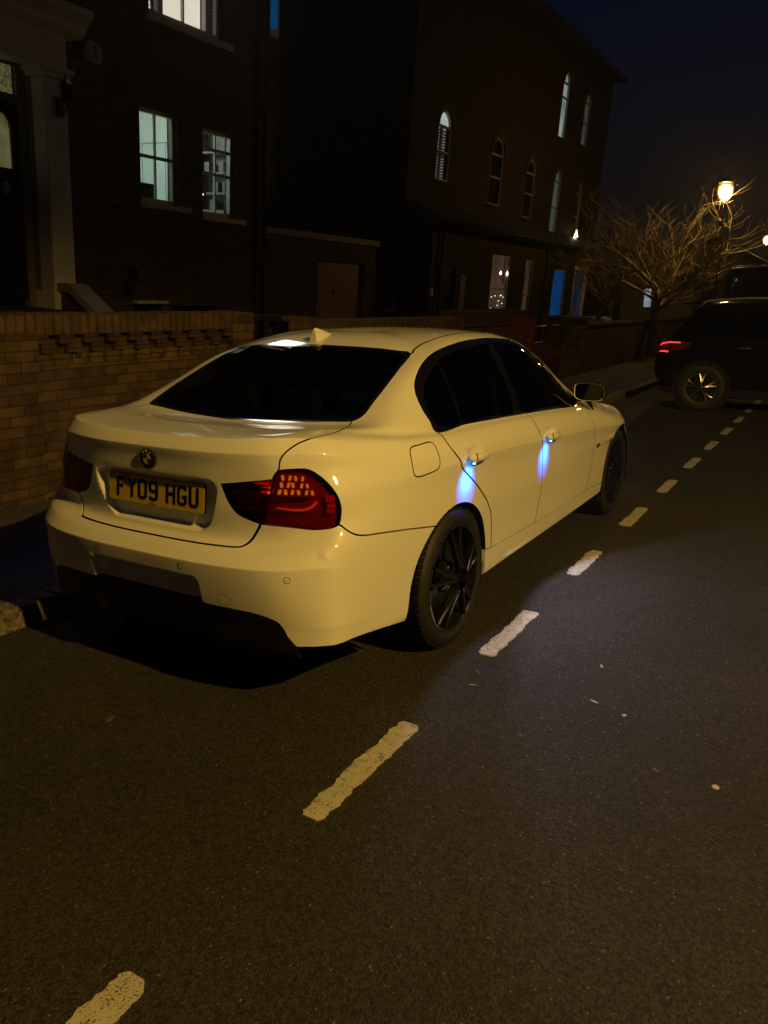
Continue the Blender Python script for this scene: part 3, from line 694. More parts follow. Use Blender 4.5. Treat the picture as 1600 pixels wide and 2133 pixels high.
def frame_at(x, w, z, s):
    p = np.array([x, -w, z]); uv = to_uv([p])[0]; P = surf([uv[0]], [uv[1]])[0]; N = frame([uv[0]], [uv[1]])[2][0]
    if s < 0: P = P*[1, -1, 1]; N = N*[1, -1, 1]
    t = np.cross([0, 0, 1.], N); t /= np.linalg.norm(t); u_ = np.cross(N, t)
    return P, N, t, u_
def quadbox(b, P, N, t, u_, w, h, d0, d1, skew=0., tip=0.):
    c = []
    for d in (d0, d1):
        for a, e in ((-w, -h), (w, -h), (w+skew, h), (-w+skew, h)): c.append(P+N*(d+tip*(1 if e > 0 else 0))+t*a+u_*e)
    b.add(c, [(0, 1, 2, 3), (4, 5, 6, 7), (0, 1, 5, 4), (1, 2, 6, 5), (2, 3, 7, 6), (3, 0, 4, 7)])
for L_, s in ((outer[0], 1), (outer[1], -1)):
    for i, (x, w, z) in enumerate(cells):
        b = MB(); P, N, t, u_ = frame_at(x, w, z, s)
        sg = s
        quadbox(b, P, N, t, u_, .0046, .0082, -.020, -.010, skew=.003*sg*(1 if i % 2 else -1), tip=-.006)
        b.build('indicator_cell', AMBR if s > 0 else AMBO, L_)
    b = MB()
    for zz in (.900, .873, .846):
        Q = [frame_at(-.883+k*.013, .572+k*.028, zz, s) for k in range(5)]
        for A, B in zip(Q[:-1], Q[1:]):
            c = [A[0]-A[1]*.026+A[3]*.0012, B[0]-B[1]*.026+B[3]*.0012, B[0]-B[1]*.004+B[3]*.0012, A[0]-A[1]*.004+A[3]*.0012]; b.add(c, [(0, 1, 2, 3)])
            c = [p-A[3]*.0024 for p in c]; b.add(c, [(0, 1, 2, 3)])
    b.build('cell_divider', REFR, L_)
    b = MB()
    ln = smooth_poly([(-.889, .563, .800), (-.867, .623, .795), (-.845, .667, .797), (-.832, .690, .811), (-.823, .702, .828)], .01)
    pts = []
    for q in ln:
        P, N, t, u_ = frame_at(*q, s); pts.append(P-N*.014)
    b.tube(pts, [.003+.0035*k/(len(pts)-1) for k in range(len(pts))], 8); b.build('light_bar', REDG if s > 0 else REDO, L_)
    b = MB()
    for (x, w, z, a, h) in ((-.787, .738, .838, .017, .013), (-.786, .744, .812, .016, .007), (-.789, .742, .793, .015, .007)):
        P, N, t, u_ = frame_at(x, w, z, s); quadbox(b, P, N, t, u_, a, h, -.012, -.008)
    b.build('side_marker', mat('side_marker_red', (.9, .05, .03), .35), L_)
for L_, s in ((inn[0], 1), (inn[1], -1)):
    b = MB()
    for (x0, w0, x1, w1, z, h) in ((-.912, .480, -.897, .545, .889, .0045), (-.903, .512, -.896, .545, .875, .004), (-.905, .508, -.897, .543, .856, .006)):
        Q = [frame_at(x0+(x1-x0)*k/4, w0+(w1-w0)*k/4, z, s) for k in range(5)]
        for j, (A, B) in enumerate(zip(Q[:-1], Q[1:])):
            ha, hb = h*(.35+.65*j/4), h*(.35+.65*(j+1)/4)
            b.add([A[0]-A[1]*.012-A[3]*ha, B[0]-B[1]*.012-B[3]*hb, B[0]-B[1]*.010+B[3]*hb, A[0]-A[1]*.010+A[3]*ha], [(0, 1, 2, 3)])
    b.build('light_bar', REDI if s > 0 else REDO, L_)  # right bars painted glowing for the lamplit inner reflector
    b = MB(); Q = [frame_at(-.926+.023*k/3, .415+.093*k/3, .860, s) for k in range(4)]
    for A, B in zip(Q[:-1], Q[1:]): b.add([A[0]-A[1]*.009-A[3]*.009, B[0]-B[1]*.009-B[3]*.011, B[0]-B[1]*.009+B[3]*.009, A[0]-A[1]*.009+A[3]*.009], [(0, 1, 2, 3)])
    b.build('reverse_lamp', GREYR, L_)
    b = MB()
    for zz in (.832, .812, .79):
        Q = [frame_at(-.927+.028*k/4, .40+.14*k/4, zz, s) for k in range(5)]
        for A, B in zip(Q[:-1], Q[1:]): b.add([A[0]-A[1]*.022-A[3]*.0012, B[0]-B[1]*.022-B[3]*.0012, B[0]-B[1]*.006, A[0]-A[1]*.006], [(0, 1, 2, 3)])
    b.build('inner_rib', mat('red_rib', (.40, .03, .02), .3, metal=.3), L_)
# ---------------------------------------------------------------- bumper furniture
def ring_on(name, x, w, z, s, ro, ri, m_, parent, d=.0008):
    P, N, t, u_ = frame_at(x, w, z, s); P = P+N*disp(P[None])[0]
    b = MB(); n = 28
    for a, c, h in ((ro, ri, d),):
        v = [P+N*h+t*a*math.cos(2*math.pi*k/n)+u_*a*math.sin(2*math.pi*k/n) for k in range(n)]+[P+N*(h*.6)+t*c*math.cos(2*math.pi*k/n)+u_*c*math.sin(2*math.pi*k/n) for k in range(n)]
        b.add(v, [(k, (k+1) % n, n+(k+1) % n, n+k) for k in range(n)])
    return b.build(name, m_, parent)
for (x, w, z, s) in ((-.961, .665, .565, 1), (-1.046, .227, .569, 1), (-1.046, .23, .569, -1), (-.961, .665, .565, -1)):
    ring_on('parking_sensor', x, w, z, s, .0125, .0105, VOIDM, bump)
P, N, t, u_ = frame_at(-1.013, .413, .462, 1)
b = MB(); ol = smooth_poly([(p[0], p[1], 0) for p in rrect(.052, .044, .009, 3)], .01, True); n = len(ol)
v = []
for k, sc in ((.0010, 1.0), (.0010, .94)): v += [P+N*(disp(P[None])[0]+k)+t*(-q[0])*sc+u_*q[1]*sc for q in ol]
b.add(v, [(i, (i+1) % n, n+(i+1) % n, n+i) for i in range(n)]); b.build('tow_eye_cover', mat('cover_gap', (.35, .30, .2), .6), bump)
# ---------------------------------------------------------------- roof aerial, mirrors, handles, repeaters
b = MB(); FX, FY = .195, .035
secs = []
for k in range(11):
    t_ = k/10; x = FX+.175*t_; h = .076*(1-t_)**1.15*(1-.10*(1-t_)**8); wv = .020*(1-t_**2.2)**.5+.0015
    lean = .010*(1-t_)
    zb = surf(*to_uv([(x, -abs(FY), 1.37)]).T)[0][2]-.002
    for q in ((-1, 0), (-.75, .35), (-.34, .8), (0, 1), (.34, .8), (.75, .35), (1, 0)):
        secs.append((x+lean*0+(.012*q[1] if k == 0 else .008*q[1]*(1-t_)), FY+q[0]*wv, zb+q[1]*h))
f = [(k*7+j, k*7+j+1, (k+1)*7+j+1, (k+1)*7+j) for k in range(10) for j in range(6)]+[tuple(range(7))]
b.add(secs, f, True); cb(b, 'roof_aerial', PAINT, auto=50)
LED = emat('blue_led', (.05, .45, 1), 30)
def handle(x0, zc, s):
    """bar handle pivoting at its front end; rear end carries the lock cap"""
    root = None; b = MB(); secs = []; n = 12; L = .205
    for k in range(15):
        t_ = k/14; x = x0+L*t_; z = zc-.010*t_
        P, N, t, u_ = frame_at(x, .90, z, s)
        bulge = .034*math.sin(math.pi*min(1, max(0, .12+.80*t_)))**.55; hgt = .0185*(1-abs(2*t_-1)**7)**.5+.001; th = .0095*(1-abs(2*t_-1)**6)**.5+.001
        if t_ < .22: hgt *= 1.12
        for j in range(n):
            a = 2*math.pi*j/n; secs.append(P+N*(bulge+th*math.cos(a))+u_*hgt*math.sin(a))
    f = [(k*n+j, k*n+(j+1) % n, (k+1)*n+(j+1) % n, (k+1)*n+j) for k in range(14) for j in range(n)]+[tuple(range(n)), tuple(range(14*n, 15*n))]
    b.add(secs, f, True); h = cb(b, 'door_handle', PAINT)
    for xx in (x0+.040, x0+L-.014):
        b = MB(); P, N, t, u_ = frame_at(xx, .90, zc, s); quadbox(b, P, N, t, u_, .010, .010, -.004, .028); b.build('handle_mount', PAINT, h)
    b = MB(); P, N, t, u_ = frame_at(x0+.036, .90, zc, s)
    for sgn in (1,):
        for (a, c) in ((0, .0014),): quadbox(b, P, N, t, u_, .0004, .0150, .034, .0428)
    b.build('lock_cap_gap', VOIDM, h)
    P, N, t, u_ = frame_at(x0+.034, .90, zc-.018, s); q = P+N*.026
    b = MB(); quadbox(b, q, N, t, u_, .006, .0014, -.004, .003); b.build('handle_led', LED, h)
    q = q-np.array([0, 0, .006])
    Nh = Vector((N[0], N[1], 0)).normalized(); q = Vector(tuple(q))
    src = q+Nh*.070-Vector((0, 0, .035)); aim = q-Nh*.026-Vector((0, 0, .072))  # spot added out in the air, apart from the LED, to shape its pool
    sp = lamp('handle_glow', src, LEDP, (.004, .085, 1), .004, 'SPOT', spot_size=math.radians(84), spot_blend=1); sp.rotation_euler = (aim-src).to_track_quat('-Z', 'Y').to_euler(); sp.parent = h
    sp = lamp('ground_light', q+Nh*.014-Vector((0, 0, .014)), LEDG*((1 if x0 > .5 else .42) if s > 0 else .025), (.80, .73, 1) if s > 0 else (.1, .3, 1), .004, 'SPOT', spot_size=math.radians(134), spot_blend=.16)
    sp.rotation_euler = (Nh+Vector((-.05, 0, -.46))).to_track_quat('-Z', 'Y').to_euler(); sp.parent = h
    return h
LEDP, LEDG = 13.0, 26
for s in (1, -1):
    handle(.010, .868, s); handle(1.026, .820, s)
b = MB()
CHROME_D = mat('dark_repeater', (.10, .07, .03), .2, coat=1)
for s in (1, -1):
    P, N, t, u_ = frame_at(2.150, .888, .610, s); b = MB(); sec = rrect(.062, .030, .012, 3)
    n = len(sec); v = [P+N*.001+t*p[0]+u_*p[1] for p in sec]+[P+N*.008+t*p[0]*.82+u_*p[1]*.75 for p in sec]
    b.add(v, [(i, (i+1) % n, n+(i+1) % n, n+i) for i in range(n)]+[tuple(range(n, 2*n))]); o = cb(b, 'side_repeater', CHROME_D)
MGL = mat('mirror_glass', (.045, .047, .05), .03, metal=1)
for s in (1, -1):
    # housing: rounded shell, open face towards the rear
    cx, cy, cz = 1.955, -s*.868, .978
    out = []
    shp = [(-.115, .012), (-.112, .060), (-.080, .073), (0, .077), (.065, .068), (.098, .045), (.105, .005), (.096, -.040), (.065, -.063), (0, -.066), (-.075, -.060), (-.108, -.040)]
    sh = smooth_poly([(a*.90, c*.82, 0) for a, c in shp], .02, True)[:, :2]; n = len(sh)
    rings = []
    for k, (dx, sc) in enumerate(((0, .93), (-.004, .99), (.022, 1.02), (.05, .96), (.08, .76), (.10, .50), (.108, .2))):
        rings += [(cx+dx+a*.10, cy-s*a*sc, cz+c*sc) for a, c in sh]
    b = MB(); f = [(k*n+j, k*n+(j+1) % n, (k+1)*n+(j+1) % n, (k+1)*n+j) for k in range(6) for j in range(n)]+[tuple(range(6*n, 7*n))]
    b.add(rings, f, True); mh = cb(b, 'door_mirror', PAINT, auto=60)
    b = MB(); v = [(cx+.004+a*.10, cy-s*a*.94, cz+c*.94) for a, c in sh]+[(cx+.007+a*.10, cy-s*a*.87, cz+c*.87) for a, c in sh]+[(cx-.009+a*.10, cy-s*a*1.0, cz+c*1.0) for a, c in sh]+[(cx+.026+a*.10, cy-s*a*1.035, cz+c*1.035) for a, c in sh]
    b.add(v, [(j, (j+1) % n, n+(j+1) % n, n+j) for j in range(n)]+[(j, (j+1) % n, 2*n+(j+1) % n, 2*n+j) for j in range(n)]+[(2*n+j, 2*n+(j+1) % n, 3*n+(j+1) % n, 3*n+j) for j in range(n)]); b.build('mirror_bezel', BLK, mh)
    b = MB(); b.add([(cx+.006+a*.10, cy-s*a*.88, cz+c*.88) for a, c in sh], [tuple(range(n))]); b.build('mirror_glass', MGL, mh)
    b = MB(); b.tube([(cx+.03, cy+s*.085, cz-.035), (cx+.02, cy+s*.12, cz-.055), (cx+.01, -s*.755, .915)], [.022, .024, .03], 10); b.build('mirror_arm', BLK, mh)
    b = MB(); b.tube([(cx+.02, -s*.835, .935), (cx+.055, -s*.85, .905), (cx+.075, -s*.872, .862)], [.012, .016, .006], 8); b.build('mirror_foot', BLK, mh)
# ---------------------------------------------------------------- cabin
b = MB()
for yc in (-.36, .36):
    b.prism(rrect(.50, .14, .06, 4), yc-.25, yc+.25, 'y', M=Matrix.Translation((1.35, 0, .55)))
    M = Matrix.Translation((1.08, yc, .85)) @ Matrix.Rotation(math.radians(-18), 4, 'Y'); b.prism(rrect(.13, .60, .06, 4), -.24, .24, 'y', M=M)
    M = Matrix.Translation((.965, yc, 1.19)) @ Matrix.Rotation(math.radians(-14), 4, 'Y'); b.prism(rrect(.09, .19, .04, 4), -.13, .13, 'y', M=M)
cb(b, 'front_seats', SEAT, bevel=.02)
b = MB(); b.prism(rrect(.50, .16, .06, 4), -.62, .62, 'y', M=Matrix.Translation((.42, 0, .55)))
M = Matrix.Translation((.12, 0, .80)) @ Matrix.Rotation(math.radians(-22), 4, 'Y'); b.prism(rrect(.13, .52, .05, 4), -.62, .62, 'y', M=M)
for yc in (-.38, 0, .38):
    M = Matrix.Translation((.01, yc, 1.075)) @ Matrix.Rotation(math.radians(-20), 4, 'Y'); b.prism(rrect(.08, .12, .035, 4), -.12, .12, 'y', M=M)
b.box(-.42, .02, -.60, .60, .98, 1.0)
cb(b, 'rear_seat', SEAT, bevel=.018)
b = MB(); b.prism([(1.72, .60), (1.70, .86), (1.80, .93), (2.25, .92), (2.35, .60)], -.70, .70, 'y'); cb(b, 'dashboard', MBLK, bevel=.02)
b = MB(); M = Matrix.Translation((1.58, -.36, .90)) @ Matrix.Rotation(math.radians(-65), 4, 'Y')
b.tube([tuple(M @ Vector((.18*math.cos(a), .18*math.sin(a), 0))) for a in np.linspace(0, 2*math.pi, 33)], .014, 8, caps=False)
b.tube([tuple(M @ Vector((-.17, 0, 0))), tuple(M @ Vector((.17, 0, 0)))], .016, 6); b.lathe([(0, -.02), (.05, -.015), (.055, .02)], 16, M=M @ Matrix.Rotation(math.pi/2, 4, 'X'))
cb(b, 'steering_wheel', MBLK)
b = MB(); b.box(.30, 2.2, -.70, .70, .34, .40); b.box(.2, 2.2, -.735, -.715, .40, .93); b.box(.2, 2.2, .715, .735, .40, .93); cb(b, 'cabin_trim', VOIDM)
# ---------------------------------------------------------------- street light opposite the saloon (behind the viewer's right)
KEY = (-2.35, -7.0, 5.2)
# ---------------------------------------------------------------- ground
def noise_mat(name, cols, scale=3., fine=250., rough=.85, bump=.3, speck=None, speck_s=420., spec=.4, dist=.004):
    m_, n, b, o = nodes(name); L = n.links
    t = n.nodes.new('ShaderNodeTexCoord'); a = n.nodes.new('ShaderNodeTexNoise'); a.inputs['Scale'].default_value = scale; a.inputs['Detail'].default_value = 8
    f = n.nodes.new('ShaderNodeTexNoise'); f.inputs['Scale'].default_value = fine; f.inputs['Detail'].default_value = 3
    L.new(t.outputs['Object'], a.inputs[0]); L.new(t.outputs['Object'], f.inputs[0])
    cr = n.nodes.new('ShaderNodeValToRGB'); cr.color_ramp.elements[0].position = .32; cr.color_ramp.elements[1].position = .7
    cr.color_ramp.elements[0].color = (*cols[0], 1); cr.color_ramp.elements[1].color = (*cols[1], 1)
    mx = n.nodes.new('ShaderNodeMath'); mx.operation = 'MULTIPLY_ADD'; mx.inputs[1].default_value = .55; mx.inputs[2].default_value = .22
    ad = n.nodes.new('ShaderNodeMath'); ad.operation = 'MULTIPLY_ADD'; ad.inputs[1].default_value = .45
    L.new(a.outputs[0], mx.inputs[0]); L.new(f.outputs[0], ad.inputs[0]); 
    s2 = n.nodes.new('ShaderNodeMath'); s2.operation = 'MULTIPLY'; s2.inputs[1].default_value = .55; L.new(a.outputs[0], s2.inputs[0]); L.new(s2.outputs[0], ad.inputs[2])
    L.new(ad.outputs[0], cr.inputs[0]); out = cr.outputs[0]
    b.inputs['Roughness'].default_value = rough; b.inputs['Specular IOR Level'].default_value = spec
    h = f.outputs[0]
    if speck:
        v = n.nodes.new('ShaderNodeTexVoronoi'); v.inputs['Scale'].default_value = speck_s; L.new(t.outputs['Object'], v.inputs[0])
        sp = n.nodes.new('ShaderNodeSeparateColor'); L.new(v.outputs['Color'], sp.inputs[0])
        g = n.nodes.new('ShaderNodeMath'); g.operation = 'GREATER_THAN'; g.inputs[1].default_value = .98; L.new(sp.outputs[0], g.inputs[0])
        g2 = n.nodes.new('ShaderNodeMath'); g2.operation = 'LESS_THAN'; g2.inputs[1].default_value = .45; L.new(v.outputs['Distance'], g2.inputs[0])
        g3 = n.nodes.new('ShaderNodeMath'); g3.operation = 'MULTIPLY'; L.new(g.outputs[0], g3.inputs[0]); L.new(g2.outputs[0], g3.inputs[1])
        m2 = n.nodes.new('ShaderNodeMix'); m2.data_type = 'RGBA'; L.new(g3.outputs[0], m2.inputs[0]); L.new(out, m2.inputs[6]); m2.inputs[7].default_value = (*speck, 1); out = m2.outputs[2]
        ro = n.nodes.new('ShaderNodeMapRange'); ro.inputs[3].default_value = rough; ro.inputs[4].default_value = .3; L.new(g3.outputs[0], ro.inputs[0]); L.new(ro.outputs[0], b.inputs['Roughness'])
    vg = n.nodes.new('ShaderNodeTexVoronoi'); vg.inputs['Scale'].default_value = fine*.42; L.new(t.outputs['Object'], vg.inputs[0]); sg = n.nodes.new('ShaderNodeSeparateColor'); L.new(vg.outputs['Color'], sg.inputs[0])
    gr = n.nodes.new('ShaderNodeMapRange'); gr.inputs[3].default_value = .45; gr.inputs[4].default_value = 1.55; L.new(sg.outputs[1], gr.inputs[0])
    mg = n.nodes.new('ShaderNodeVectorMath'); mg.operation = 'SCALE'; L.new(out, mg.inputs[0]); L.new(gr.outputs[0], mg.inputs['Scale']); out = mg.outputs[0]
    L.new(out, b.inputs['Base Color'])
    v2 = n.nodes.new('ShaderNodeTexVoronoi'); v2.inputs['Scale'].default_value = fine*.55; L.new(t.outputs['Object'], v2.inputs[0])
    bp = n.nodes.new('ShaderNodeBump'); bp.inputs['Strength'].default_value = bump; bp.inputs['Distance'].default_value = dist
    hh = n.nodes.new('ShaderNodeMath'); hh.operation = 'SUBTRACT'; L.new(h, hh.inputs[0]); L.new(v2.outputs['Distance'], hh.inputs[1]); L.new(hh.outputs[0], bp.inputs['Height']); L.new(bp.outputs[0], b.inputs['Normal'])
    return m_
ASPH = noise_mat('asphalt', ((.016, .0145, .0125), (.040, .036, .031)), .9, 260, .85, .75, speck=(.11, .10, .085), speck_s=150, dist=.005)
PAVE = noise_mat('paving', ((.05, .046, .040), (.11, .10, .088)), 2.5, 160, .9, .5)
KERBM = noise_mat('granite_kerb', ((.10, .085, .065), (.20, .17, .13)), 6, 130, .8, .5)
EARTH = noise_mat('earth', ((.02, .018, .012), (.05, .042, .03)), 2, 40, .95, .6)
def st(o): o['kind'] = 'structure'; return o
def plane(name, x0, x1, y0, y1, z, m_):
    b = MB(); b.add([(x0, y0, z), (x1, y0, z), (x1, y1, z), (x0, y1, z)], [(0, 1, 2, 3)]); return st(b.build(name, m_))
plane('ground', -60, 160, -60, 60, -.03, EARTH)
plane('road', -25, 90, -7.5, 1.02, 0, ASPH)
b = MB(); b.box(-25, 90, 1.14, 2.80, -.02, .100); st(b.build('pavement', PAVE))
b = MB(); b.box(-25, 90, -9.5, -7.62, -.02, .11); st(b.build('pavement_opposite', PAVE))
b = MB(); x = -25.
while x < 60:
    L_ = .90; y0 = 1.005
    z = .105 if x < 30 else .105
    b.box(x, x+L_-.002, y0, 1.14, -.02, z+random.uniform(-.002, .002)); x += L_
st(b.build('kerb', KERBM, bevel=.007))
b = MB(); b.box(-25, 60, -7.62, -7.5, -.02, .115); st(b.build('kerb_opposite', KERBM, bevel=.012))
b = MB(); b.add([(-25, 2.8, .10), (60, 2.8, .10), (60, 7.2, .42), (-25, 7.2, .42)], [(0, 1, 2, 3)]); st(b.build('front_gardens', EARTH))
# bay line: worn thermoplastic dashes
def worn(name, col):
    m_, n, b, o = nodes(name); L = n.links; t = n.nodes.new('ShaderNodeTexCoord')
    a = n.nodes.new('ShaderNodeTexNoise'); a.inputs['Scale'].default_value = 170; a.inputs['Detail'].default_value = 5; a.inputs['Roughness'].default_value = .7
    c = n.nodes.new('ShaderNodeTexNoise'); c.inputs['Scale'].default_value = 30; L.new(t.outputs['Object'], a.inputs[0]); L.new(t.outputs['Object'], c.inputs[0])
    cr = n.nodes.new('ShaderNodeValToRGB'); cr.color_ramp.elements[0].position = .475; cr.color_ramp.elements[1].position = .515
    cr.color_ramp.elements[0].color = (.03, .028, .026, 1); cr.color_ramp.elements[1].color = (*col, 1)
    ad = n.nodes.new('ShaderNodeMath'); ad.operation = 'MULTIPLY_ADD'; ad.inputs[1].default_value = .25; L.new(c.outputs[0], ad.inputs[0])
    s_ = n.nodes.new('ShaderNodeMath'); s_.operation = 'MULTIPLY_ADD'; s_.inputs[1].default_value = .8; s_.inputs[2].default_value = .03; L.new(a.outputs[0], s_.inputs[0]); L.new(s_.outputs[0], ad.inputs[2]); L.new(ad.outputs[0], cr.inputs[0])
    L.new(cr.outputs[0], b.inputs['Base Color']); b.inputs['Roughness'].default_value = .7
    bp = n.nodes.new('ShaderNodeBump'); bp.inputs['Strength'].default_value = .7; bp.inputs['Distance'].default_value = .004; L.new(a.outputs[0], bp.inputs['Height']); L.new(bp.outputs[0], b.inputs['Normal'])
    return m_
LINE = worn('road_paint', (.50, .47, .40))
def ragged(x0, x1, yc, w, seedv):
    r = random.Random(seedv); top = []; bot = []; n = int((x1-x0)/.009); a = c = 0
    for i in range(n+1):
        x = x0+(x1-x0)*i/n; a = a*.7+r.uniform(-.005, .005); c = c*.7+r.uniform(-.005, .005)
        e = 1-.35*max(0, 1-min(i, n-i)/2.2)
        top.append((x+r.uniform(-.002, .002), yc(x)+w/2*e+a)); bot.append((x+r.uniform(-.002, .002), yc(x)-w/2*e+c))
    return top, bot
yc = lambda x: -1.0525+.0052*x
DASH = [(-2.75, -2.072), (-1.390, -.744), (-.053, .544), (1.204, 1.736), (2.435, 3.019), (3.638, 4.18), (4.828, 5.414), (6.005, 6.603), (7.22, 7.80), (8.42, 9.0), (9.62, 10.2), (10.8, 11.4)]
for k, (a, c) in enumerate(DASH):
    t, o_ = ragged(a, c, yc, .082, 11+k); n = len(t); b = MB()
    v = [(x, y, .0055) for x, y in t]+[(x, y, .0055) for x, y in o_]+[(x, y-.0, -.002) for x, y in o_]+[(x, y, -.002) for x, y in t]
    f = [(i, i+1, n+i+1, n+i) for i in range(n-1)]+[(n+i, n+i+1, 2*n+i+1, 2*n+i) for i in range(n-1)]+[(3*n+i, 3*n+i+1, i+1, i) for i in range(n-1)]+[(0, n, 2*n, 3*n), (n-1, 4*n-1, 3*n-1, 2*n-1)]
    b.add(v, f); st(b.build('bay_marking', LINE))
# litter on the road
LEAF = mat('dry_leaf', (.10, .06, .025), .8); GUM = mat('pale_scrap', (.42, .40, .36), .8)
def scrap(name, x, y, s, m_, label, cat, group=None, ang=0, asp=.5, n=9, lift=.0015):
    r = random.Random(int(x*1000+y*77)); b = MB()
    o_ = [(math.cos(2*math.pi*k/n)*s*(1+r.uniform(-.35, .3)), math.sin(2*math.pi*k/n)*s*asp*(1+r.uniform(-.3, .3))) for k in range(n)]
    v = [(c*math.cos(ang)-d*math.sin(ang), c*math.sin(ang)+d*math.cos(ang), lift+r.uniform(0, s*.10)) for c, d in o_]
    b.add(v+[(p[0], p[1], .0004) for p in v]+[(0, 0, lift+s*.14)], [(i, (i+1) % n, 2*n) for i in range(n)]+[(i, n+i, n+(i+1) % n, (i+1) % n) for i in range(n)])
    o = b.build(name, m_); o.location = (x, y, 0); return tag(o, label, cat, group)
for (x, y, s, m_, lab, a, asp) in ((.109, -1.532, .016, GUM, 'small pale scrap beside the dashed line level with the rear wheel', .4, .4), (-.221, -1.596, .020, GUM, 'forked pale scrap nearest the middle of the road', 1.2, .35),
        (-.267, -1.724, .011, GUM, 'tiny pale round spot just past the forked scrap', 0, .8), (-.585, -1.909, .013, LEAF, 'brown speck of leaf left of the flattened gum spot', .8, .6), (-.583, -2.098, .016, GUM, 'flattened gum spot furthest right on the asphalt', 0, .8),
        (-.61, -1.44, .011, LEAF, 'small dry leaf scrap right of the nearest full dash', .5, .5), (-.218, -1.092, .020, GUM, 'thin pale twig just below the lit dash', 1.0, .09), (-.337, -1.124, .017, GUM, 'thin pale twig second below the lit dash', 1.9, .09),
        (-1.291, -.057, .024, LEAF, 'dark curled leaf lying on the road behind the saloon', .3, .5)):
    scrap('gum_spot' if m_ is GUM and asp > .5 else ('twig' if asp < .1 else ('paper_scrap' if m_ is GUM else 'fallen_leaf')), x, y, s, m_, lab, 'litter', None, a, asp)
# ---------------------------------------------------------------- facade frame: X along the street, H height, D towards the road; the houses stand plumb while the road is cambered
TH = math.asin(.0755); ROT = Matrix.Rotation(TH, 4, 'X')
FOFF = 0.
def FW(X, D, H): return Vector((0, 6.9, 1.5))+ROT.to_3x3() @ Vector((X, -D, H-1.5+FOFF))
def froot(name, X, D, H, label, cat, group=None):
    o = empty(name, FW(X, D, H)); o.rotation_euler = (TH, 0, 0); o['fb'] = (X, -D, H); return tag(o, label, cat, group)
def fb(b, name, m_, parent, **k):
    o = b.build(name, m_, parent, **k)
    if 'fb' in parent: o.matrix_parent_inverse = Matrix.Translation(-Vector(parent['fb']))
    return o
def fsolo(b, name, m_, label, cat, group=None, **k):
    o = b.build(name, m_, **k); o.rotation_euler = (TH, 0, 0); o.location = FW(0, 0, 0); return tag(o, label, cat, group)
def brick(name, c1, c2, mort, rough=.9, w=.225, h=.075, swap=False, mw=.010):
    m_, n, b, o = nodes(name); L = n.links; t = n.nodes.new('ShaderNodeTexCoord'); s = n.nodes.new('ShaderNodeSeparateXYZ'); c = n.nodes.new('ShaderNodeCombineXYZ')
    L.new(t.outputs['Object'], s.inputs[0]); a = n.nodes.new('ShaderNodeMath'); L.new(s.outputs[0], a.inputs[0]); L.new(s.outputs[1], a.inputs[1])
    L.new(a.outputs[0], c.inputs[1 if swap else 0]); L.new(s.outputs[2], c.inputs[0 if swap else 1])
    k = n.nodes.new('ShaderNodeTexBrick'); k.inputs['Scale'].default_value = 1; k.inputs['Brick Width'].default_value = w; k.inputs['Row Height'].default_value = h; k.inputs['Mortar Size'].default_value = mw/2
    k.inputs['Mortar Smooth'].default_value = .3; k.inputs['Bias'].default_value = 0
    k.inputs['Color1'].default_value = (*c1, 1); k.inputs['Color2'].default_value = (*c2, 1); k.inputs['Mortar'].default_value = (*mort, 1)
    ns = n.nodes.new('ShaderNodeTexNoise'); ns.inputs['Scale'].default_value = 7; ns.inputs['Detail'].default_value = 6; L.new(t.outputs['Object'], ns.inputs[0])
    wv = n.nodes.new('ShaderNodeMix'); wv.data_type = 'VECTOR'; wv.inputs[0].default_value = .012; L.new(c.outputs[0], wv.inputs[4]); L.new(ns.outputs['Color'], wv.inputs[5]); L.new(wv.outputs[1], k.inputs[0])
    mx = n.nodes.new('ShaderNodeMix'); mx.data_type = 'RGBA'; mx.blend_type = 'MULTIPLY'; mx.inputs[0].default_value = .75
    cr = n.nodes.new('ShaderNodeValToRGB'); cr.color_ramp.elements[0].position = .3; cr.color_ramp.elements[1].position = .7; cr.color_ramp.elements[0].color = (.35, .33, .32, 1)
    L.new(ns.outputs[0], cr.inputs[0]); L.new(k.outputs[0], mx.inputs[6]); L.new(cr.outputs[0], mx.inputs[7]); L.new(mx.outputs[2], b.inputs['Base Color']); b.inputs['Roughness'].default_value = rough; b.inputs['Specular IOR Level'].default_value = .2
    n2 = n.nodes.new('ShaderNodeTexNoise'); n2.inputs['Scale'].default_value = 90; L.new(t.outputs['Object'], n2.inputs[0])
    h_ = n.nodes.new('ShaderNodeMath'); h_.operation = 'MULTIPLY_ADD'; h_.inputs[1].default_value = -1.; L.new(k.outputs[1], h_.inputs[0]); n3 = n.nodes.new('ShaderNodeMath'); n3.operation = 'MULTIPLY'; n3.inputs[1].default_value = .5; L.new(n2.outputs[0], n3.inputs[0]); L.new(n3.outputs[0], h_.inputs[2])
    bp = n.nodes.new('ShaderNodeBump'); bp.inputs['Distance'].default_value = .008; bp.inputs['Strength'].default_value = .8; L.new(h_.outputs[0], bp.inputs['Height']); L.new(bp.outputs[0], b.inputs['Normal'])
    return m_
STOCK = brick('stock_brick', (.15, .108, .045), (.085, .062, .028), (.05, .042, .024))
STOCKD = brick('stock_brick_shade', (.042, .031, .017), (.027, .021, .012), (.018, .016, .011))  # stock brick darkened: shade on the unlit facades put into the colour
GARDB = brick('garden_wall_brick', (.165, .108, .042), (.085, .056, .025), (.055, .042, .024))
REDB = brick('dark_red_brick', (.10, .062, .03), (.07, .042, .022), (.04, .03, .02)); REDC = brick('coping_brick', (.11, .065, .030), (.07, .045, .025), (.03, .025, .018), w=.15, h=.078)
BRIGHTRED = brick('red_pier_brick', (.30, .06, .03), (.20, .045, .025), (.07, .04, .03))
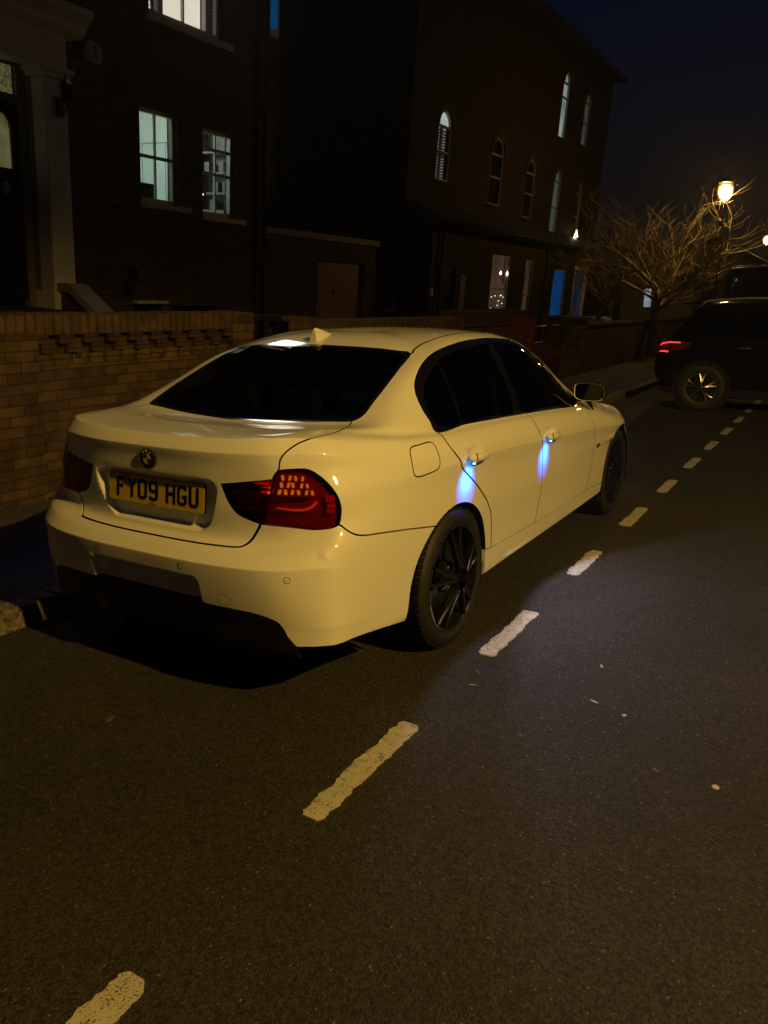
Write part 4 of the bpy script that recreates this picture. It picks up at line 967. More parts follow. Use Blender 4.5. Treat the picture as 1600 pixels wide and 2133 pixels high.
STONE = mat('painted_stucco', (.72, .71, .66), .75, var=.12, vscale=4, bump=.1, bscale=90); SASH = mat('painted_sash', (.42, .41, .38), .5, var=.08, vscale=6)
DOORB = mat('black_door_paint', (.006, .006, .007), .3); IRON = mat('black_iron', (.006, .006, .006), .45); SLATE = mat('slate', (.025, .025, .028), .6, var=.3, vscale=4)
REDIRON = mat('red_iron', (.10, .012, .012), .4); WOODR = mat('garage_red_brown', (.20, .085, .048), .6, var=.12, vscale=3)
DARKIN = mat('unlit_room', (.006, .006, .007), .9, spec=.1); NIGHTG = mat('night_glass', (.004, .005, .006), .06, spec=.6)
WALLI = mat('room_paint', (.62, .68, .62), .8); FROST = None
def lit(name, c0, c1, s, scale=3., lo=.3, hi=.7, stretch=(1, 1, 1)):
    m_, n, b, o = nodes(name); n.nodes.remove(b); L = n.links; e = n.nodes.new('ShaderNodeEmission'); t = n.nodes.new('ShaderNodeTexCoord'); mp = n.nodes.new('ShaderNodeMapping'); mp.inputs['Scale'].default_value = stretch
    a = n.nodes.new('ShaderNodeTexNoise'); a.inputs['Scale'].default_value = scale; a.inputs['Detail'].default_value = 6; L.new(t.outputs['Object'], mp.inputs[0]); L.new(mp.outputs[0], a.inputs[0])
    cr = n.nodes.new('ShaderNodeValToRGB'); cr.color_ramp.elements[0].position = lo; cr.color_ramp.elements[1].position = hi; cr.color_ramp.elements[0].color = (*c0, 1); cr.color_ramp.elements[1].color = (*c1, 1)
    L.new(a.outputs[0], cr.inputs[0]); L.new(cr.outputs[0], e.inputs[0]); e.inputs[1].default_value = s; L.new(e.outputs[0], o.inputs[0]); return m_
def wall(b, X0, X1, H0, H1, D1, D0, holes):
    """solid wall from D0 (back) to D1 (front) with rectangular openings (x0,x1,h0,h1)"""
    xs = sorted({X0, X1, *[v for h in holes for v in h[:2]]}); 
    for a, c in zip(xs[:-1], xs[1:]):
        hs = sorted([(h[2], h[3]) for h in holes if h[0] <= a+1e-6 and h[1] >= c-1e-6]); z = H0
        for h0, h1 in hs+[(H1, H1)]:
            if h0 > z+1e-6: b.box(a, c, -D1, -D0, z, h0)
            z = max(z, h1)
def sash(root, x0, x1, h0, h1, D, pane, frame_m=SASH, cols=2, rows=(.5,), arched=False, sillm=SASH, sill=True, fw=.055, bars=.022, sillw=.09, sillh=.075, back=.10, pane_label=None):
    f = D-back; b = MB()
    if arched:
        r = (x1-x0)/2; hc = h1-r; cxm = (x0+x1)/2
        b.box(x0, x0+fw, -f-.04, -f+.03, h0, hc); b.box(x1-fw, x1, -f-.04, -f+.03, h0, hc); b.box(x0+fw, x1-fw, -f-.04, -f+.03, h0, h0+fw)
        N_ = 12
        for k in range(N_):
            a0, a1 = math.pi*k/N_, math.pi*(k+1)/N_
            b.prism([(cxm+r*math.cos(a0), hc+r*math.sin(a0)), (cxm+r*math.cos(a1), hc+r*math.sin(a1)), (cxm+(r-fw)*math.cos(a1), hc+(r-fw)*math.sin(a1)), (cxm+(r-fw)*math.cos(a0), hc+(r-fw)*math.sin(a0))], -f-.04, -f+.03)
        b.box(x0+fw, x1-fw, -f-.03, -f+.02, hc-.03, hc+.02)
    else:
        hc = h1-fw
        b.box(x0, x0+fw, -f-.04, -f+.03, h0, h1); b.box(x1-fw, x1, -f-.04, -f+.03, h0, h1); b.box(x0+fw, x1-fw, -f-.04, -f+.03, h0, h0+fw*1.2); b.box(x0+fw, x1-fw, -f-.04, -f+.03, h1-fw, h1)
    for r_ in rows: z = h0+(h1-h0)*r_; b.box(x0+fw, x1-fw, -f-.025, -f+.02, z-bars, z+bars)
    for c_ in range(1, cols): x = x0+(x1-x0)*c_/cols; b.box(x-bars*.6, x+bars*.6, -f-.018, -f+.015, h0+fw, hc if arched else h1-fw)
    w = fb(b, 'window', frame_m, root)
    if pane:
        b = MB()
        if arched: b.add([(cxm+(r-.01)*math.cos(a), -f+.024, hc+(r-.01)*math.sin(a)) for a in np.linspace(0, math.pi, 13)]+[(x0+.01, -f+.024, h0), (x1-.01, -f+.024, h0)], [tuple(range(15))])
        else: b.add([(x0+.01, -f+.024, h0+.01), (x1-.01, -f+.024, h0+.01), (x1-.01, -f+.024, h1-.01), (x0+.01, -f+.024, h1-.01)], [(0, 1, 2, 3)])
        b.build('pane', pane, w)
    if sill:
        b = MB(); b.box(x0-.06, x1+sillw, -D-.07, -f-.04, h0-sillh, h0-.002); b.build('sill', sillm, w, bevel=.006)
    return w
def spandrel(b, x0, x1, h1, D1, D0):
    """fills the square corners over an arched opening"""
    r = (x1-x0)/2; cxm = (x0+x1)/2; hc = h1-r
    for s in (1, -1):
        arc = [(cxm+s*r*math.cos(a), hc+r*math.sin(a)) for a in np.linspace(0, math.pi/2, 7)]
        for p, q in zip(arc[:-1], arc[1:]): b.prism([p, q, (q[0], h1), (p[0], h1)], -D1, -D0)
# ================================================================ left house
LH = froot('terraced_house', 4.1, 0, .2, 'stock brick house with white door surround and two lit sash windows', 'house')
holes = [(5.43, 6.16, 2.97, 4.22), (6.68, 7.42, 2.90, 4.16), (5.64, 7.10, 5.40, 7.0), (2.2, 3.75, 1.50, 4.45), (5.25, 5.80, .9, 1.56), (6.0, 7.0, .9, 1.52)]
b = MB(); wall(b, -6, 8.22, -.1, 9.2, 0, -.22, holes); fb(b, 'front_wall', STOCK, LH)
b = MB(); b.box(8.0, 8.215, .225, 9, -.1, 9.2); fb(b, 'side_wall', STOCK, LH)
b = MB(); b.box(-6, 8.3, -.25, 9, 9.2, 9.4); fb(b, 'roof', SLATE, LH)
# lit ground-floor room
b = MB(); b.box(5.0, 7.99, 3.2, 3.3, 2.3, 4.85); b.box(4.9, 5.0, .225, 3.3, 2.3, 4.85); b.box(5.0, 7.99, .225, 3.2, 2.2, 2.3); b.box(5.0, 7.99, .225, 3.2, 4.75, 4.85); b.box(7.9, 7.99, .225, 3.2, 2.3, 4.75)
fb(b, 'room', WALLI, LH)
b = MB()
for y in np.arange(1.15, 3.1, .29):
    b.box(7.87, 7.898, y, y+.272, 2.35, 4.15); b.box(7.855, 7.87, y+.235, y+.247, 3.2, 3.45)
b.box(7.85, 7.898, 1.1, 3.19, 4.17, 4.27); fb(b, 'cupboards', mat('cupboard_paint', (.55, .66, .62), .55), LH)
b = MB(); b.box(7.55, 7.89, .35, 1.02, 2.3, 3.05)
for z in (3.30, 3.62, 3.94): b.box(7.64, 7.89, .35, 1.02, z, z+.03)
b.box(7.60, 7.89, 1.03, 1.06, 2.3, 4.5); b.box(7.885, 7.895, .35, 1.02, 3.05, 4.5)
for (y, h) in ((.42, 3.33), (.62, 3.33), (.82, 3.65), (.50, 3.65), (.45, 3.97), (.7, 3.05)): b.box(7.70, 7.82, y, y+.10, h, h+.17)
fb(b, 'kitchen_shelves', mat('shelf_wood', (.20, .20, .185), .5), LH)
b = MB(); b.box(5.75, 6.15, .5, .62, 3.0, 3.28); b.box(5.55, 5.70, .45, .55, 3.0, 3.10); fb(b, 'sill_object', MBLK, LH)
LEDG1 = emat('green_led', (.1, 1, .1), 3)
for k in range(3):
    b = MB(); b.box(7.0+k*.05, 7.025+k*.05, .40, .42, 3.235, 3.255); fb(b, 'appliance_led', LEDG1 if k < 2 else emat('amber_led', (1, .7, .3), 4), LH)
b = MB(); b.box(6.9, 7.2, .42, .6, 3.14, 3.30); b.box(6.72, 6.86, .35, .5, 2.98, 3.06); fb(b, 'appliance', MBLK, LH)
o = lamp('room_light', (0, 0, 0), 48, (.90, 1, .93), .15); o.parent = LH; o.location = Vector((6.1, 1.7, 4.35))-Vector(LH['fb'])
CLR = glassmat('window_glass', (.80, .82, .80))
sash(LH, 5.43, 6.16, 2.97, 4.22, 0, CLR, sillw=.22)
sash(LH, 6.68, 7.42, 2.90, 4.16, 0, CLR, rows=(.5, .78), sillw=.22)
# upstairs tripartite window with shutters
LIT1 = lit('lit_blind', (.80, .70, .56), (1.0, .93, .80), .80, 1.2); LIT2 = lit('lit_room_white', (.72, .74, .70), (.92, .94, .90), .75, 2)
w = sash(LH, 5.64, 7.10, 5.40, 7.0, 0, None, cols=1, rows=(), fw=.06, sillw=.20, sillh=.10)
b = MB(); 
for x in (5.86, 6.80): b.box(x, x+.09, .05, .13, 5.46, 6.94)
b.box(6.36, 6.385, .07, .12, 5.46, 6.94); b.box(5.95, 6.80, .07, .12, 6.2, 6.25); b.build('mullion', SASH, w)
b = MB(); b.add([(5.95, .16, 5.44), (6.80, .16, 5.44), (6.80, .16, 6.95), (5.95, .16, 6.95)], [(0, 1, 2, 3)]); b.build('pane', LIT1, w)
b = MB(); b.add([(5.70, .20, 5.44), (5.86, .20, 5.44), (5.86, .20, 6.95), (5.70, .20, 6.95)], [(0, 1, 2, 3)]); b.add([(6.89, .20, 5.44), (7.05, .20, 5.44), (7.05, .20, 6.95), (6.89, .20, 6.95)], [(0, 1, 2, 3)]); b.build('shutter_backlight', LIT2, w)
for xa in (5.70, 6.89):
    b = MB()
    for z in np.arange(5.48, 6.92, .055): b.prism([(z, .13), (z+.008, .13), (z+.022, .165), (z+.014, .165)], xa, xa+.16, 'x', M=Matrix(((1, 0, 0, 0), (0, 0, 1, 0), (0, 1, 0, 0), (0, 0, 0, 1))))
    b.build('shutter', mat('shutter_white', (.55, .56, .54), .6), w)
o = lamp('upstairs_window_light', (0, 0, 0), 26, (1, .96, .86), .8, 'AREA', size_y=1.3); o.parent = LH; o.location = Vector((6.37, -.02, 6.15))-Vector(LH['fb']); o.rotation_euler = (-math.pi/2, 0, 0)
# door surround: pilasters, entablature, transom, door
PD = .34
b = MB(); b.box(3.66, 3.98, -PD, -.002, 1.50, 4.18); b.box(3.63, 4.02, -PD-.03, -.002, 1.50, 1.72); fb(b, 'pilaster', STONE, LH, bevel=.008)
b = MB(); b.box(3.63, 4.02, -PD-.04, -.002, 4.18, 4.24); b.box(3.60, 4.06, -PD-.07, -.002, 4.24, 4.30); fb(b, 'capital', STONE, LH, bevel=.008)
b = MB(); b.box(1.9, 4.00, -PD, -.002, 4.30, 4.68); fb(b, 'entablature', STONE, LH, bevel=.006)
b = MB(); b.prism([(-PD-.02, 4.68), (-PD-.10, 4.74), (-PD-.12, 4.80), (-PD-.24, 4.88), (-PD-.26, 4.96), (-.002, 4.96), (-.002, 4.68)], 1.8, 4.22, 'x'); fb(b, 'cornice', STONE, LH)
b = MB(); b.prism([(1.9, 4.96), (4.02, 4.96), (3.88, 5.20), (3.7, 5.34), (1.9, 5.34)], -PD+.02, -.002, 'y'); fb(b, 'parapet', STONE, LH)
b = MB(); b.box(3.54, 3.70, .0, .12, 1.50, 4.40); b.box(3.64, 3.75, -.10, .0, 1.50, 4.32); fb(b, 'door_jamb', mat('cream_jamb', (.24, .20, .12), .6), LH, bevel=.006)
b = MB(); b.box(2.2, 3.54, .02, .10, 3.86, 3.96); b.box(2.2, 3.54, .02, .10, 4.27, 4.40); fb(b, 'transom_bar', mat('cream_transom', (.22, .19, .12), .6), LH, bevel=.005)
FROSTED = lit('textured_lit_glass', (.045, .040, .014), (.20, .18, .08), .55, 42, .35, .65)
b = MB(); b.add([(2.4, .06, 3.96), (3.52, .06, 3.96), (3.52, .06, 4.27), (2.4, .06, 4.27)], [(0, 1, 2, 3)]); fb(b, 'transom_light', FROSTED, LH)
b = MB(); dh = [(2.95, 3.305, 3.10, 3.72)]
wall(b, 2.3, 3.54, 1.60, 3.86, -.03, -.09, [(2.95, 3.45, 3.13, 3.75)])
b.box(2.40, 2.85, .02, .03, 1.8, 2.6); fb(b, 'front_door', DOORB, LH)
b = MB(); 
for p, q in (((3.45, 3.58), (3.435, 3.66)), ((3.435, 3.66), (3.39, 3.72)), ((3.39, 3.72), (3.31, 3.75))): b.prism([p, q, (q[0], 3.755), (3.455, 3.755), (3.455, p[1])], .028, .092)
fb(b, 'door_arch_corner', DOORB, LH)
b = MB(); b.add([(2.95, .07, 3.13), (3.45, .07, 3.13), (3.45, .07, 3.75), (2.95, .07, 3.75)], [(0, 1, 2, 3)]); fb(b, 'door_glass', lit('door_glass', (.10, .095, .038), (.20, .185, .085), .55, 6, .3, .8), LH)
b = MB(); b.box(3.28, 3.36, -.0, .03, 2.84, 2.97); b.tube([(3.30, -.02, 2.92), (3.32, -.03, 2.87), (3.34, -.02, 2.92)], .006, 6); fb(b, 'door_knocker', CHR, LH)
# raised entrance steps with sloping white strings
b = MB()
for k in range(8): b.box(2.05, 3.70, -PD-.26*(k+1), -PD-.26*k, -.1, 1.50-.165*(k+1)+.0)
b.box(2.05, 3.98, -PD, .02, -.1, 1.50); fb(b, 'steps', mat('dark_step_stone', (.03, .03, .025), .85), LH)
def string(Xa, Xb, m_):
    b = MB(); b.prism([(-PD-.02, 1.72), (-PD-.02, 1.83), (-PD-.24, 1.83), (-PD-2.25, .60), (-PD-2.25, .49), (-PD-.22, 1.72)], Xa, Xb, 'x'); return fb(b, 'stair_coping', m_, LH, bevel=.008)
string(3.68, 3.96, mat('stair_coping', (.30, .27, .20), .7)); string(1.76, 2.04, MATS['stair_coping'])
b = MB(); b.prism([(-PD-.02, -.1), (-PD-.02, 1.71), (-PD-.22, 1.71), (-PD-2.20, .49), (-PD-2.20, -.1)], 3.72, 3.92, 'x'); fb(b, 'stair_wall', STOCK, LH)
b = MB(); b.box(5.22, 5.84, -.10, -.002, 1.56, 1.60); fb(b, 'cellar_lintel', STONE, LH)
b = MB(); b.box(5.25, 5.80, .16, .20, .9, 1.56); b.box(6.0, 7.0, .16, .20, .9, 1.52); fb(b, 'cellar_opening', VOIDM, LH)
b = MB(); b.tube([(8.08, -.07, .1), (8.08, -.07, 9.1)], .045, 8); b.box(8.02, 8.14, -.03, -.002, 2.2, 2.25); b.box(8.02, 8.14, -.03, -.002, 4.6, 4.65); fb(b, 'drainpipe', MBLK, LH)
# alarm box and carriage lamps
AL = froot('alarm_box', 4.66, 0, 4.66, 'hexagonal pale alarm box high on the brick wall beside the cornice', 'alarm box')
b = MB(); ol = [(4.54, 4.56), (4.52, 4.70), (4.57, 4.80), (4.70, 4.80), (4.79, 4.72), (4.77, 4.58), (4.72, 4.53)]; b.prism(ol, -.07, -.001); fb(b, 'box', mat('alarm_box_plastic', (.32, .32, .30), .5), AL, bevel=.012)
b = MB(); 
for (x, h, w_, hh) in ((4.66, 4.735, .018, .02), (4.66, 4.70, .03, .012), (4.655, 4.62, .025, .012), (4.665, 4.645, .018, .008)): b.box(x-w_, x+w_, -.0722, -.07, h-hh, h+hh)
fb(b, 'emblem', mat('alarm_emblem', (.02, .02, .02), .6), AL)
def lantern(X, D, H, label, lit_=None):
    r = froot('wall_lantern', X, D, H, label, 'lantern', 'black carriage lanterns on the brick house')
    b = MB(); b.box(X-.05, X+.05, -D-.02, -D, H-.30, H-.08); b.tube([(X, -D-.01, H-.22), (X, -D-.10, H-.26), (X, -D-.14, H-.17)], .012, 6); fb(b, 'bracket', IRON, r)
    M = Matrix.Translation((X, -D-.14, H)) @ Matrix.Rotation(math.pi/2, 4, 'X')
    b = MB(); b.lathe([(0, .16), (.010, .14), (.012, .115), (.035, .10), (.085, .055), (.088, .048), (0, .048)], 6, M=M, smooth=False); fb(b, 'lantern_cap', IRON, r)
    b = MB()
    for k in range(6):
        a = math.pi*k/3; b.tube([(X+.078*math.cos(a), -D-.14+.078*math.sin(a), H+.05), (X+.05*math.cos(a), -D-.14+.05*math.sin(a), H-.12)], .005, 4)
    b.lathe([(0, -.115), (.052, -.115), (.056, -.125), (.04, -.14), (.012, -.16), (.01, -.19), (0, -.19)], 6, M=M, smooth=False); fb(b, 'lantern_cage', IRON, r)
    b = MB(); b.lathe([(.074, .048), (.047, -.115)], 6, M=M, smooth=False); fb(b, 'lantern_glass', lit_ or NIGHTG, r)
    return r
lantern(3.86, PD, 4.06, 'unlit black carriage lantern on the white pilaster by the front door'); lantern(5.13, 0, 1.98, 'unlit black carriage lantern low on the brick wall beside the steps')
# drainpipe and blue-lit sliver of stair window behind the house corner
BLUEW = lit('blue_curtain_light', (.002, .030, .10), (.004, .10, .34), .42, 9, .3, .75, (1, 1, .6))
# ================================================================ low garage block
GB = froot('garage', 10.6, 0, .2, 'low brick garage with a red-brown door between the two houses', 'garage')
b = MB(); wall(b, 8.225, 13.03, -.1, 2.75, -.02, -.25, [(9.85, 11.54, .2, 2.38), (12.50, 12.90, 1.40, 2.38)]); fb(b, 'front_wall', STOCK, GB)
b = MB(); b.box(8.225, 13.03, -.02, 4, 2.75, 2.86); fb(b, 'roof', SLATE, GB)
b = MB()
for k in range(9): b.box(9.87+k*.186, 9.87+k*.186+.180, .10, .14, .2, 2.36)
b.box(9.85, 11.54, .14, .17, .2, 2.38); fb(b, 'garage_door', WOODR, GB)
b = MB(); b.box(10.50, 10.56, .07, .10, 1.73, 1.83); fb(b, 'door_handle', IRON, GB)
w = sash(GB, 12.50, 12.90, 1.46, 2.36, -.02, NIGHTG, cols=1, rows=(), fw=.04, sill=False, back=.05)
b = MB(); b.box(12.50, 12.90, -.03, .10, 1.40, 1.46); fb(b, 'sill', SASH, GB)
# ================================================================ tall right-hand terrace
RB = froot('tall_terrace', 20, 0, .2, 'three-storey dark brick terrace with arched windows and a lean-to porch roof', 'house')
ARCH = [(14.33, 15.02, 4.38, 5.90), (17.42, 18.22, 4.16, 5.82), (19.95, 20.70, 4.05, 5.66), (22.36, 23.02, 3.78, 5.68), (24.60, 25.25, 3.74, 5.58),
        (22.20, 22.80, 6.57, 8.42), (24.42, 25.02, 6.70, 8.30)]
GF = [(16.0, 16.9, 1.1, 3.0)]
b = MB(); wall(b, 13.04, 27.2, -.1, 9.15, 0, -.3, ARCH)
for x0, x1, h0, h1 in ARCH: spandrel(b, x0, x1, h1, 0, -.3)
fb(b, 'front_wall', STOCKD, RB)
b = MB(); b.box(13.04, 13.3, .305, 9, -.1, 9.15); fb(b, 'side_wall', STOCKD, RB)
b = MB(); b.prism([(-.38, 9.16), (-.38, 9.30), (4.5, 11.6), (9.3, 9.30), (9.3, 9.16)], 12.9, 27.4, 'x'); fb(b, 'roof', SLATE, RB)
for x0, x1, h0, h1 in ARCH:
    b = MB(); r = (x1-x0)/2; cxm = (x0+x1)/2; hc = h1-r; N_ = 11
    for k in range(N_):
        a0, a1 = math.pi*k/N_+.01, math.pi*(k+1)/N_-.01
        b.prism([(cxm+q*math.cos(a), hc+q*math.sin(a)) for q, a in ((r+.01, a0), (r+.14, a0), (r+.14, a1), (r+.01, a1))], -.035, -.001)
    fb(b, 'brick_arch', REDB, RB)
W1 = lit('lit_fanlight', (.34, .38, .35), (.52, .57, .53), .85, 3); W2 = lit('dim_curtain', (.03, .035, .03), (.075, .085, .075), .8, 2, stretch=(6, 1, .4)); W3 = lit('lit_curtain', (.10, .13, .12), (.30, .36, .34), .85, 2.5, stretch=(2, 1, .6)); W4 = lit('faint_curtain', (.012, .017, .018), (.055, .07, .075), .8, 5, stretch=(2, 1, .8))
panes = [None, NIGHTG, NIGHTG, W2, NIGHTG, W3, W4]
for (x0, x1, h0, h1), pm in zip(ARCH, panes):
    w = sash(RB, x0, x1, h0, h1, 0, pm, frame_m=mat('weathered_sash', (.20, .19, .16), .6) if 'weathered_sash' not in MATS else MATS['weathered_sash'], cols=1, rows=(.42,) if pm is not W3 else (.62,), arched=True, sillm=STOCKD, back=.055, fw=.045)
    if pm is None:
        b = MB(); r = (x1-x0)/2; cxm = (x0+x1)/2; hc = h1-r
        b.add([(cxm+(r-.01)*math.cos(a), .081, hc+(r-.01)*math.sin(a)) for a in np.linspace(0, math.pi, 13)], [tuple(range(13))]); b.build('fanlight', W1, w)
        b = MB(); b.add([(x0+.01, .16, h0), (x1-.01, .16, h0), (x1-.01, .16, hc), (x0+.01, .16, hc)], [(0, 1, 2, 3)]); b.build('backlight', lit('shutter_backlight_dim', (.12, .13, .12), (.20, .22, .21), .8, 2), w)
        for xa, xb in ((x0+.05, cxm-.012), (cxm+.012, x1-.05)):
            b = MB(); b.box(xa, xa+.03, .09, .125, h0+.05, hc-.02); b.box(xb-.03, xb, .09, .125, h0+.05, hc-.02); b.box(xa, xb, .09, .125, (h0+hc)/2-.04, (h0+hc)/2+.04)
            for z in np.arange(h0+.08, hc-.05, .062): b.box(xa+.03, xb-.03, .095, .12, z, z+.030)
            b.build('shutter', mat('grey_shutter', (.05, .05, .05), .6), w)
# lean-to roof along the ground floor
b = MB(); b.prism([(-1.15, 3.34), (-1.15, 3.40), (-.002, 3.86), (-.002, 3.34)], 13.04, 27.0, 'x'); fb(b, 'lean_to_roof', SLATE, RB)
b = MB(); b.tube([(13.0, -1.20, 3.36), (27.05, -1.20, 3.36)], .05, 8); fb(b, 'gutter', MBLK, RB)
D9 = .75
b = MB(); wall(b, 13.05, 26.5, -.1, 3.33, D9, .0, [(13.75, 14.35, .2, 2.5), (16.42, 17.62, 1.1, 2.86), (18.78, 19.36, 1.1, 2.84), (21.20, 22.42, .4, 2.70), (23.20, 24.68, .8, 2.90)]); 
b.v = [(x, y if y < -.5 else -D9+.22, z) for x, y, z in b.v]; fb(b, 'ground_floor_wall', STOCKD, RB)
b = MB(); b.box(13.05, 26.5, -.40, -.38, -.1, 3.33); fb(b, 'bay_back', DARKIN, RB)
PINK = lit('pink_lit_room', (.045, .024, .014), (.12, .070, .045), .55, 2.2, stretch=(1, 1, .4)); PINK2 = lit('pink_curtain', (.02, .012, .008), (.13, .08, .05), .5, 2, stretch=(3, 1, .5))
w = sash(RB, 16.42, 17.62, 1.1, 2.86, D9, PINK, cols=1, rows=(.52,), sill=False, back=.05, fw=.045, bars=.018)
BULB = emat('candle_bulb', (1, .90, .72), 6); FAIRY = emat('fairy_light', (1, .88, .68), 1.6)
b = MB()
CH = froot('chandelier', 17.2, D9-.06, 2.5, 'two-candle chandelier glowing behind the pink-lit bay window', 'chandelier')
b.tube([(17.32, -D9-.0+.03, 2.86), (17.32, -D9+.03, 2.15)], .012, 6); b.tube([(17.10, -D9+.03, 2.34), (17.2, -D9+.03, 2.24), (17.32, -D9+.03, 2.22), (17.44, -D9+.03, 2.24), (17.54, -D9+.03, 2.34)], .012, 6); fb(b, 'arm', IRON, CH)
for x in (17.10, 17.54):
    b = MB(); M = Matrix.Translation((x, -D9+.03, 2.42)) @ Matrix.Rotation(math.pi/2, 4, 'X'); b.lathe([(0, .06), (.018, .03), (.028, 0), (.02, -.03), (0, -.04)], 12, M=M); fb(b, 'bulb', BULB, CH)
FL = froot('fairy_lights', 17, D9-.04, 1.6, 'string of tiny white fairy lights in the lower half of the bay window', 'fairy lights')
r = random.Random(5)
for k in range(16):
    x, z = 16.60+r.random()*.8, 1.18+r.random()*.72; b = MB(); b.box(x-.010, x+.010, -D9+.0, -D9+.02, z-.011, z+.011); fb(b, 'bulb', FAIRY, FL)
sash(RB, 18.78, 19.36, 1.1, 2.84, D9, PINK2, frame_m=MATS['weathered_sash'], cols=1, rows=(.45,), sill=False, back=.05, fw=.04)
sash(RB, 21.20, 22.42, .4, 2.70, D9, BLUEW, frame_m=MATS['weathered_sash'], cols=1, rows=(), sill=False, back=.05, fw=.05)
CREAM = mat('cream_painted_frame', (.80, .72, .50), .6)
sash(RB, 23.20, 24.68, .8, 2.90, D9, lit('faint_blue_room', (.003, .004, .007), (.020, .027, .045), .7, 2, stretch=(3, 1, .5)), frame_m=CREAM, cols=1, rows=(), sill=False, back=.05, fw=.16)
b = MB(); b.box(23.7, 24.9, -1.0, -.76, 3.05, 3.11); fb(b, 'window_hood', CREAM, RB)
b = MB(); b.box(13.8, 14.3, -D9+.08, -D9+.11, .2, 2.48); fb(b, 'porch_door', DOORB, RB)
b = MB(); b.box(13.98, 14.05, -D9-.0+.06, -D9+.08, 1.85, 2.0); b.box(14.12, 14.2, -D9+.06, -D9+.08, 1.84, 1.90); fb(b, 'letter_plate', STEEL, RB)
b = MB(); b.tube([(13.42, -D9-.07, .2), (13.42, -D9-.07, 3.3)], .045, 8); fb(b, 'drainpipe', MBLK, RB)
b = MB(); b.tube([(20.35, -D9-.07, .2), (20.35, -D9-.07, 3.3)], .045, 8); fb(b, 'drainpipe', MBLK, RB)
b = MB(); b.box(12.99+.02, 13.14, -D9-.07, -D9-.002, 1.80, 1.98); fsolo(b, 'meter_box', mat('cream_plastic', (.50, .46, .34), .5), 'small pale meter box on the porch wall left of the drainpipe', 'meter box')
b = MB(); b.box(14.62, 14.90, -D9-.006, -D9+.0, .9, 2.3); fb(b, 'pale_panel', mat('pale_panel', (.16, .13, .07), .6), RB)
TL = froot('window_candle', 24.72, 0, 3.78, 'small bright triangular candle light on the porch roof by the far arched window', 'candle light')
b = MB(); b.lathe([(0, .30), (.02, .22), (.07, .06), (.075, 0), (0, 0)], 12, M=Matrix.Translation((24.40, -.25, 3.78)) @ Matrix.Rotation(math.pi/2, 4, 'X')); fb(b, 'flame', emat('candle_flame', (1, .82, .35), 6), TL)
# ================================================================ brick front walls, piers, gates
FOFF = .314
YW = 4.15      # distance of the wall's face in front of the facade plane
WL = froot('garden_wall', 1.3, YW, .1, 'near yellow brick garden wall with dark coping and dogtooth course', 'wall')
b = MB(); wall(b, -3, 2.93, -.1, 1.09, YW, YW-.23, []); fb(b, 'brickwork', GARDB, WL)
b = MB()
x = .60
while x < 2.62:
    b.prism([(x, -YW+.03), (x+.075, -YW-.025), (x+.150, -YW+.03), (x+.150, -YW+.2), (x, -YW+.2)], 1.093, 1.172, 'z'); x += .158
b.box(-3, .60, -YW, -YW+.2, 1.093, 1.172); b.box(2.62, 2.93, -YW, -YW+.2, 1.093, 1.172); fb(b, 'dogtooth_course', GARDB, WL)
b = MB(); b.box(-3, 2.93, -YW+.035, -YW+.2, 1.172, 1.31)
x = .62
while x < 2.60: b.box(x, x+.10, -YW-.012, -YW+.034, 1.18+.0, 1.245); b.box(x-.055, x+.05, -YW-.02, -YW+.034, 1.247, 1.305) if False else None; x += .222
x = .55
while x < 2.60: b.box(x, x+.125, -YW-.022, -YW+.034, 1.25, 1.309); x += .222
fb(b, 'corbel_course', REDB, WL)
x = -3.0; b = MB(); r = random.Random(3)
while x < 2.66:
    b.box(x, x+.068, -YW-.03+r.uniform(-.003, .003), -YW+.24, 1.313, 1.455+r.uniform(-.004, .004)); x += .076
fb(b, 'coping', mat('coping_brick_plain', (.085, .050, .020), .9, var=.45, vscale=9, bump=.4, bscale=60), WL, bevel=.006)
b = MB(); b.box(-3, 2.66, -YW-.02, -YW+.22, 1.310, 1.3129); b.box(-3, 2.66, -YW-.012, -YW+.2, 1.3131, 1.44); fb(b, 'mortar_bed', mat('mortar', (.03, .025, .018), .95), WL)
for (a, c) in ((-.35, .575), (2.64, 2.935)):
    b = MB(); b.box(a, c, -YW-.04, -YW+.26, -.1, 1.34 if a < 0 else 1.455); fb(b, 'pier', GARDB, WL)
# lattice gate
LG = froot('lattice_gate', 3.22, YW-.1, .1, 'dark diamond lattice gate between the garden wall and the next pier', 'gate')
b = MB(); 
for k in range(-8, 14):
    for s in (1, -1):
        x0 = 2.95+k*.07; p = [(x0, .2), (x0+s*1.1, 1.3)]; lo, hi = 2.96, 3.50
        q = [(min(max(px_, lo), hi)) for px_, _ in p]
        if abs(q[1]-q[0]) < .03: continue
        z0 = .2+abs(q[0]-x0); z1 = .2+abs(q[1]-x0); b.box(0, 0, 0, 0, 0, 0) if False else b.tube([(q[0], -YW+.1+s*.008, z0), (q[1], -YW+.1+s*.008, z1)], .009, 4)
fb(b, 'lattice', IRON, LG)
b = MB(); b.box(2.95, 3.51, -YW+.07, -YW+.13, 1.36, 1.42); b.box(2.95, 2.98, -YW+.07, -YW+.13, .12, 1.36); b.box(3.48, 3.51, -YW+.07, -YW+.13, .12, 1.36); fb(b, 'gate_frame', IRON, LG)
W2_ = froot('boundary_wall', 5, YW, .1, 'middle brick boundary wall with soldier-brick top behind the saloon roof', 'wall')
b = MB(); b.box(3.53, 9.0, -YW, -YW+.22, -.1, 1.18); fb(b, 'brickwork', GARDB, W2_)
x = 3.53; b = MB()
while x < 9.0: b.box(x, x+.070, -YW-.006, -YW+.222, 1.183, 1.36); x += .078
fb(b, 'coping', MATS['coping_brick_plain'], W2_, bevel=.005)
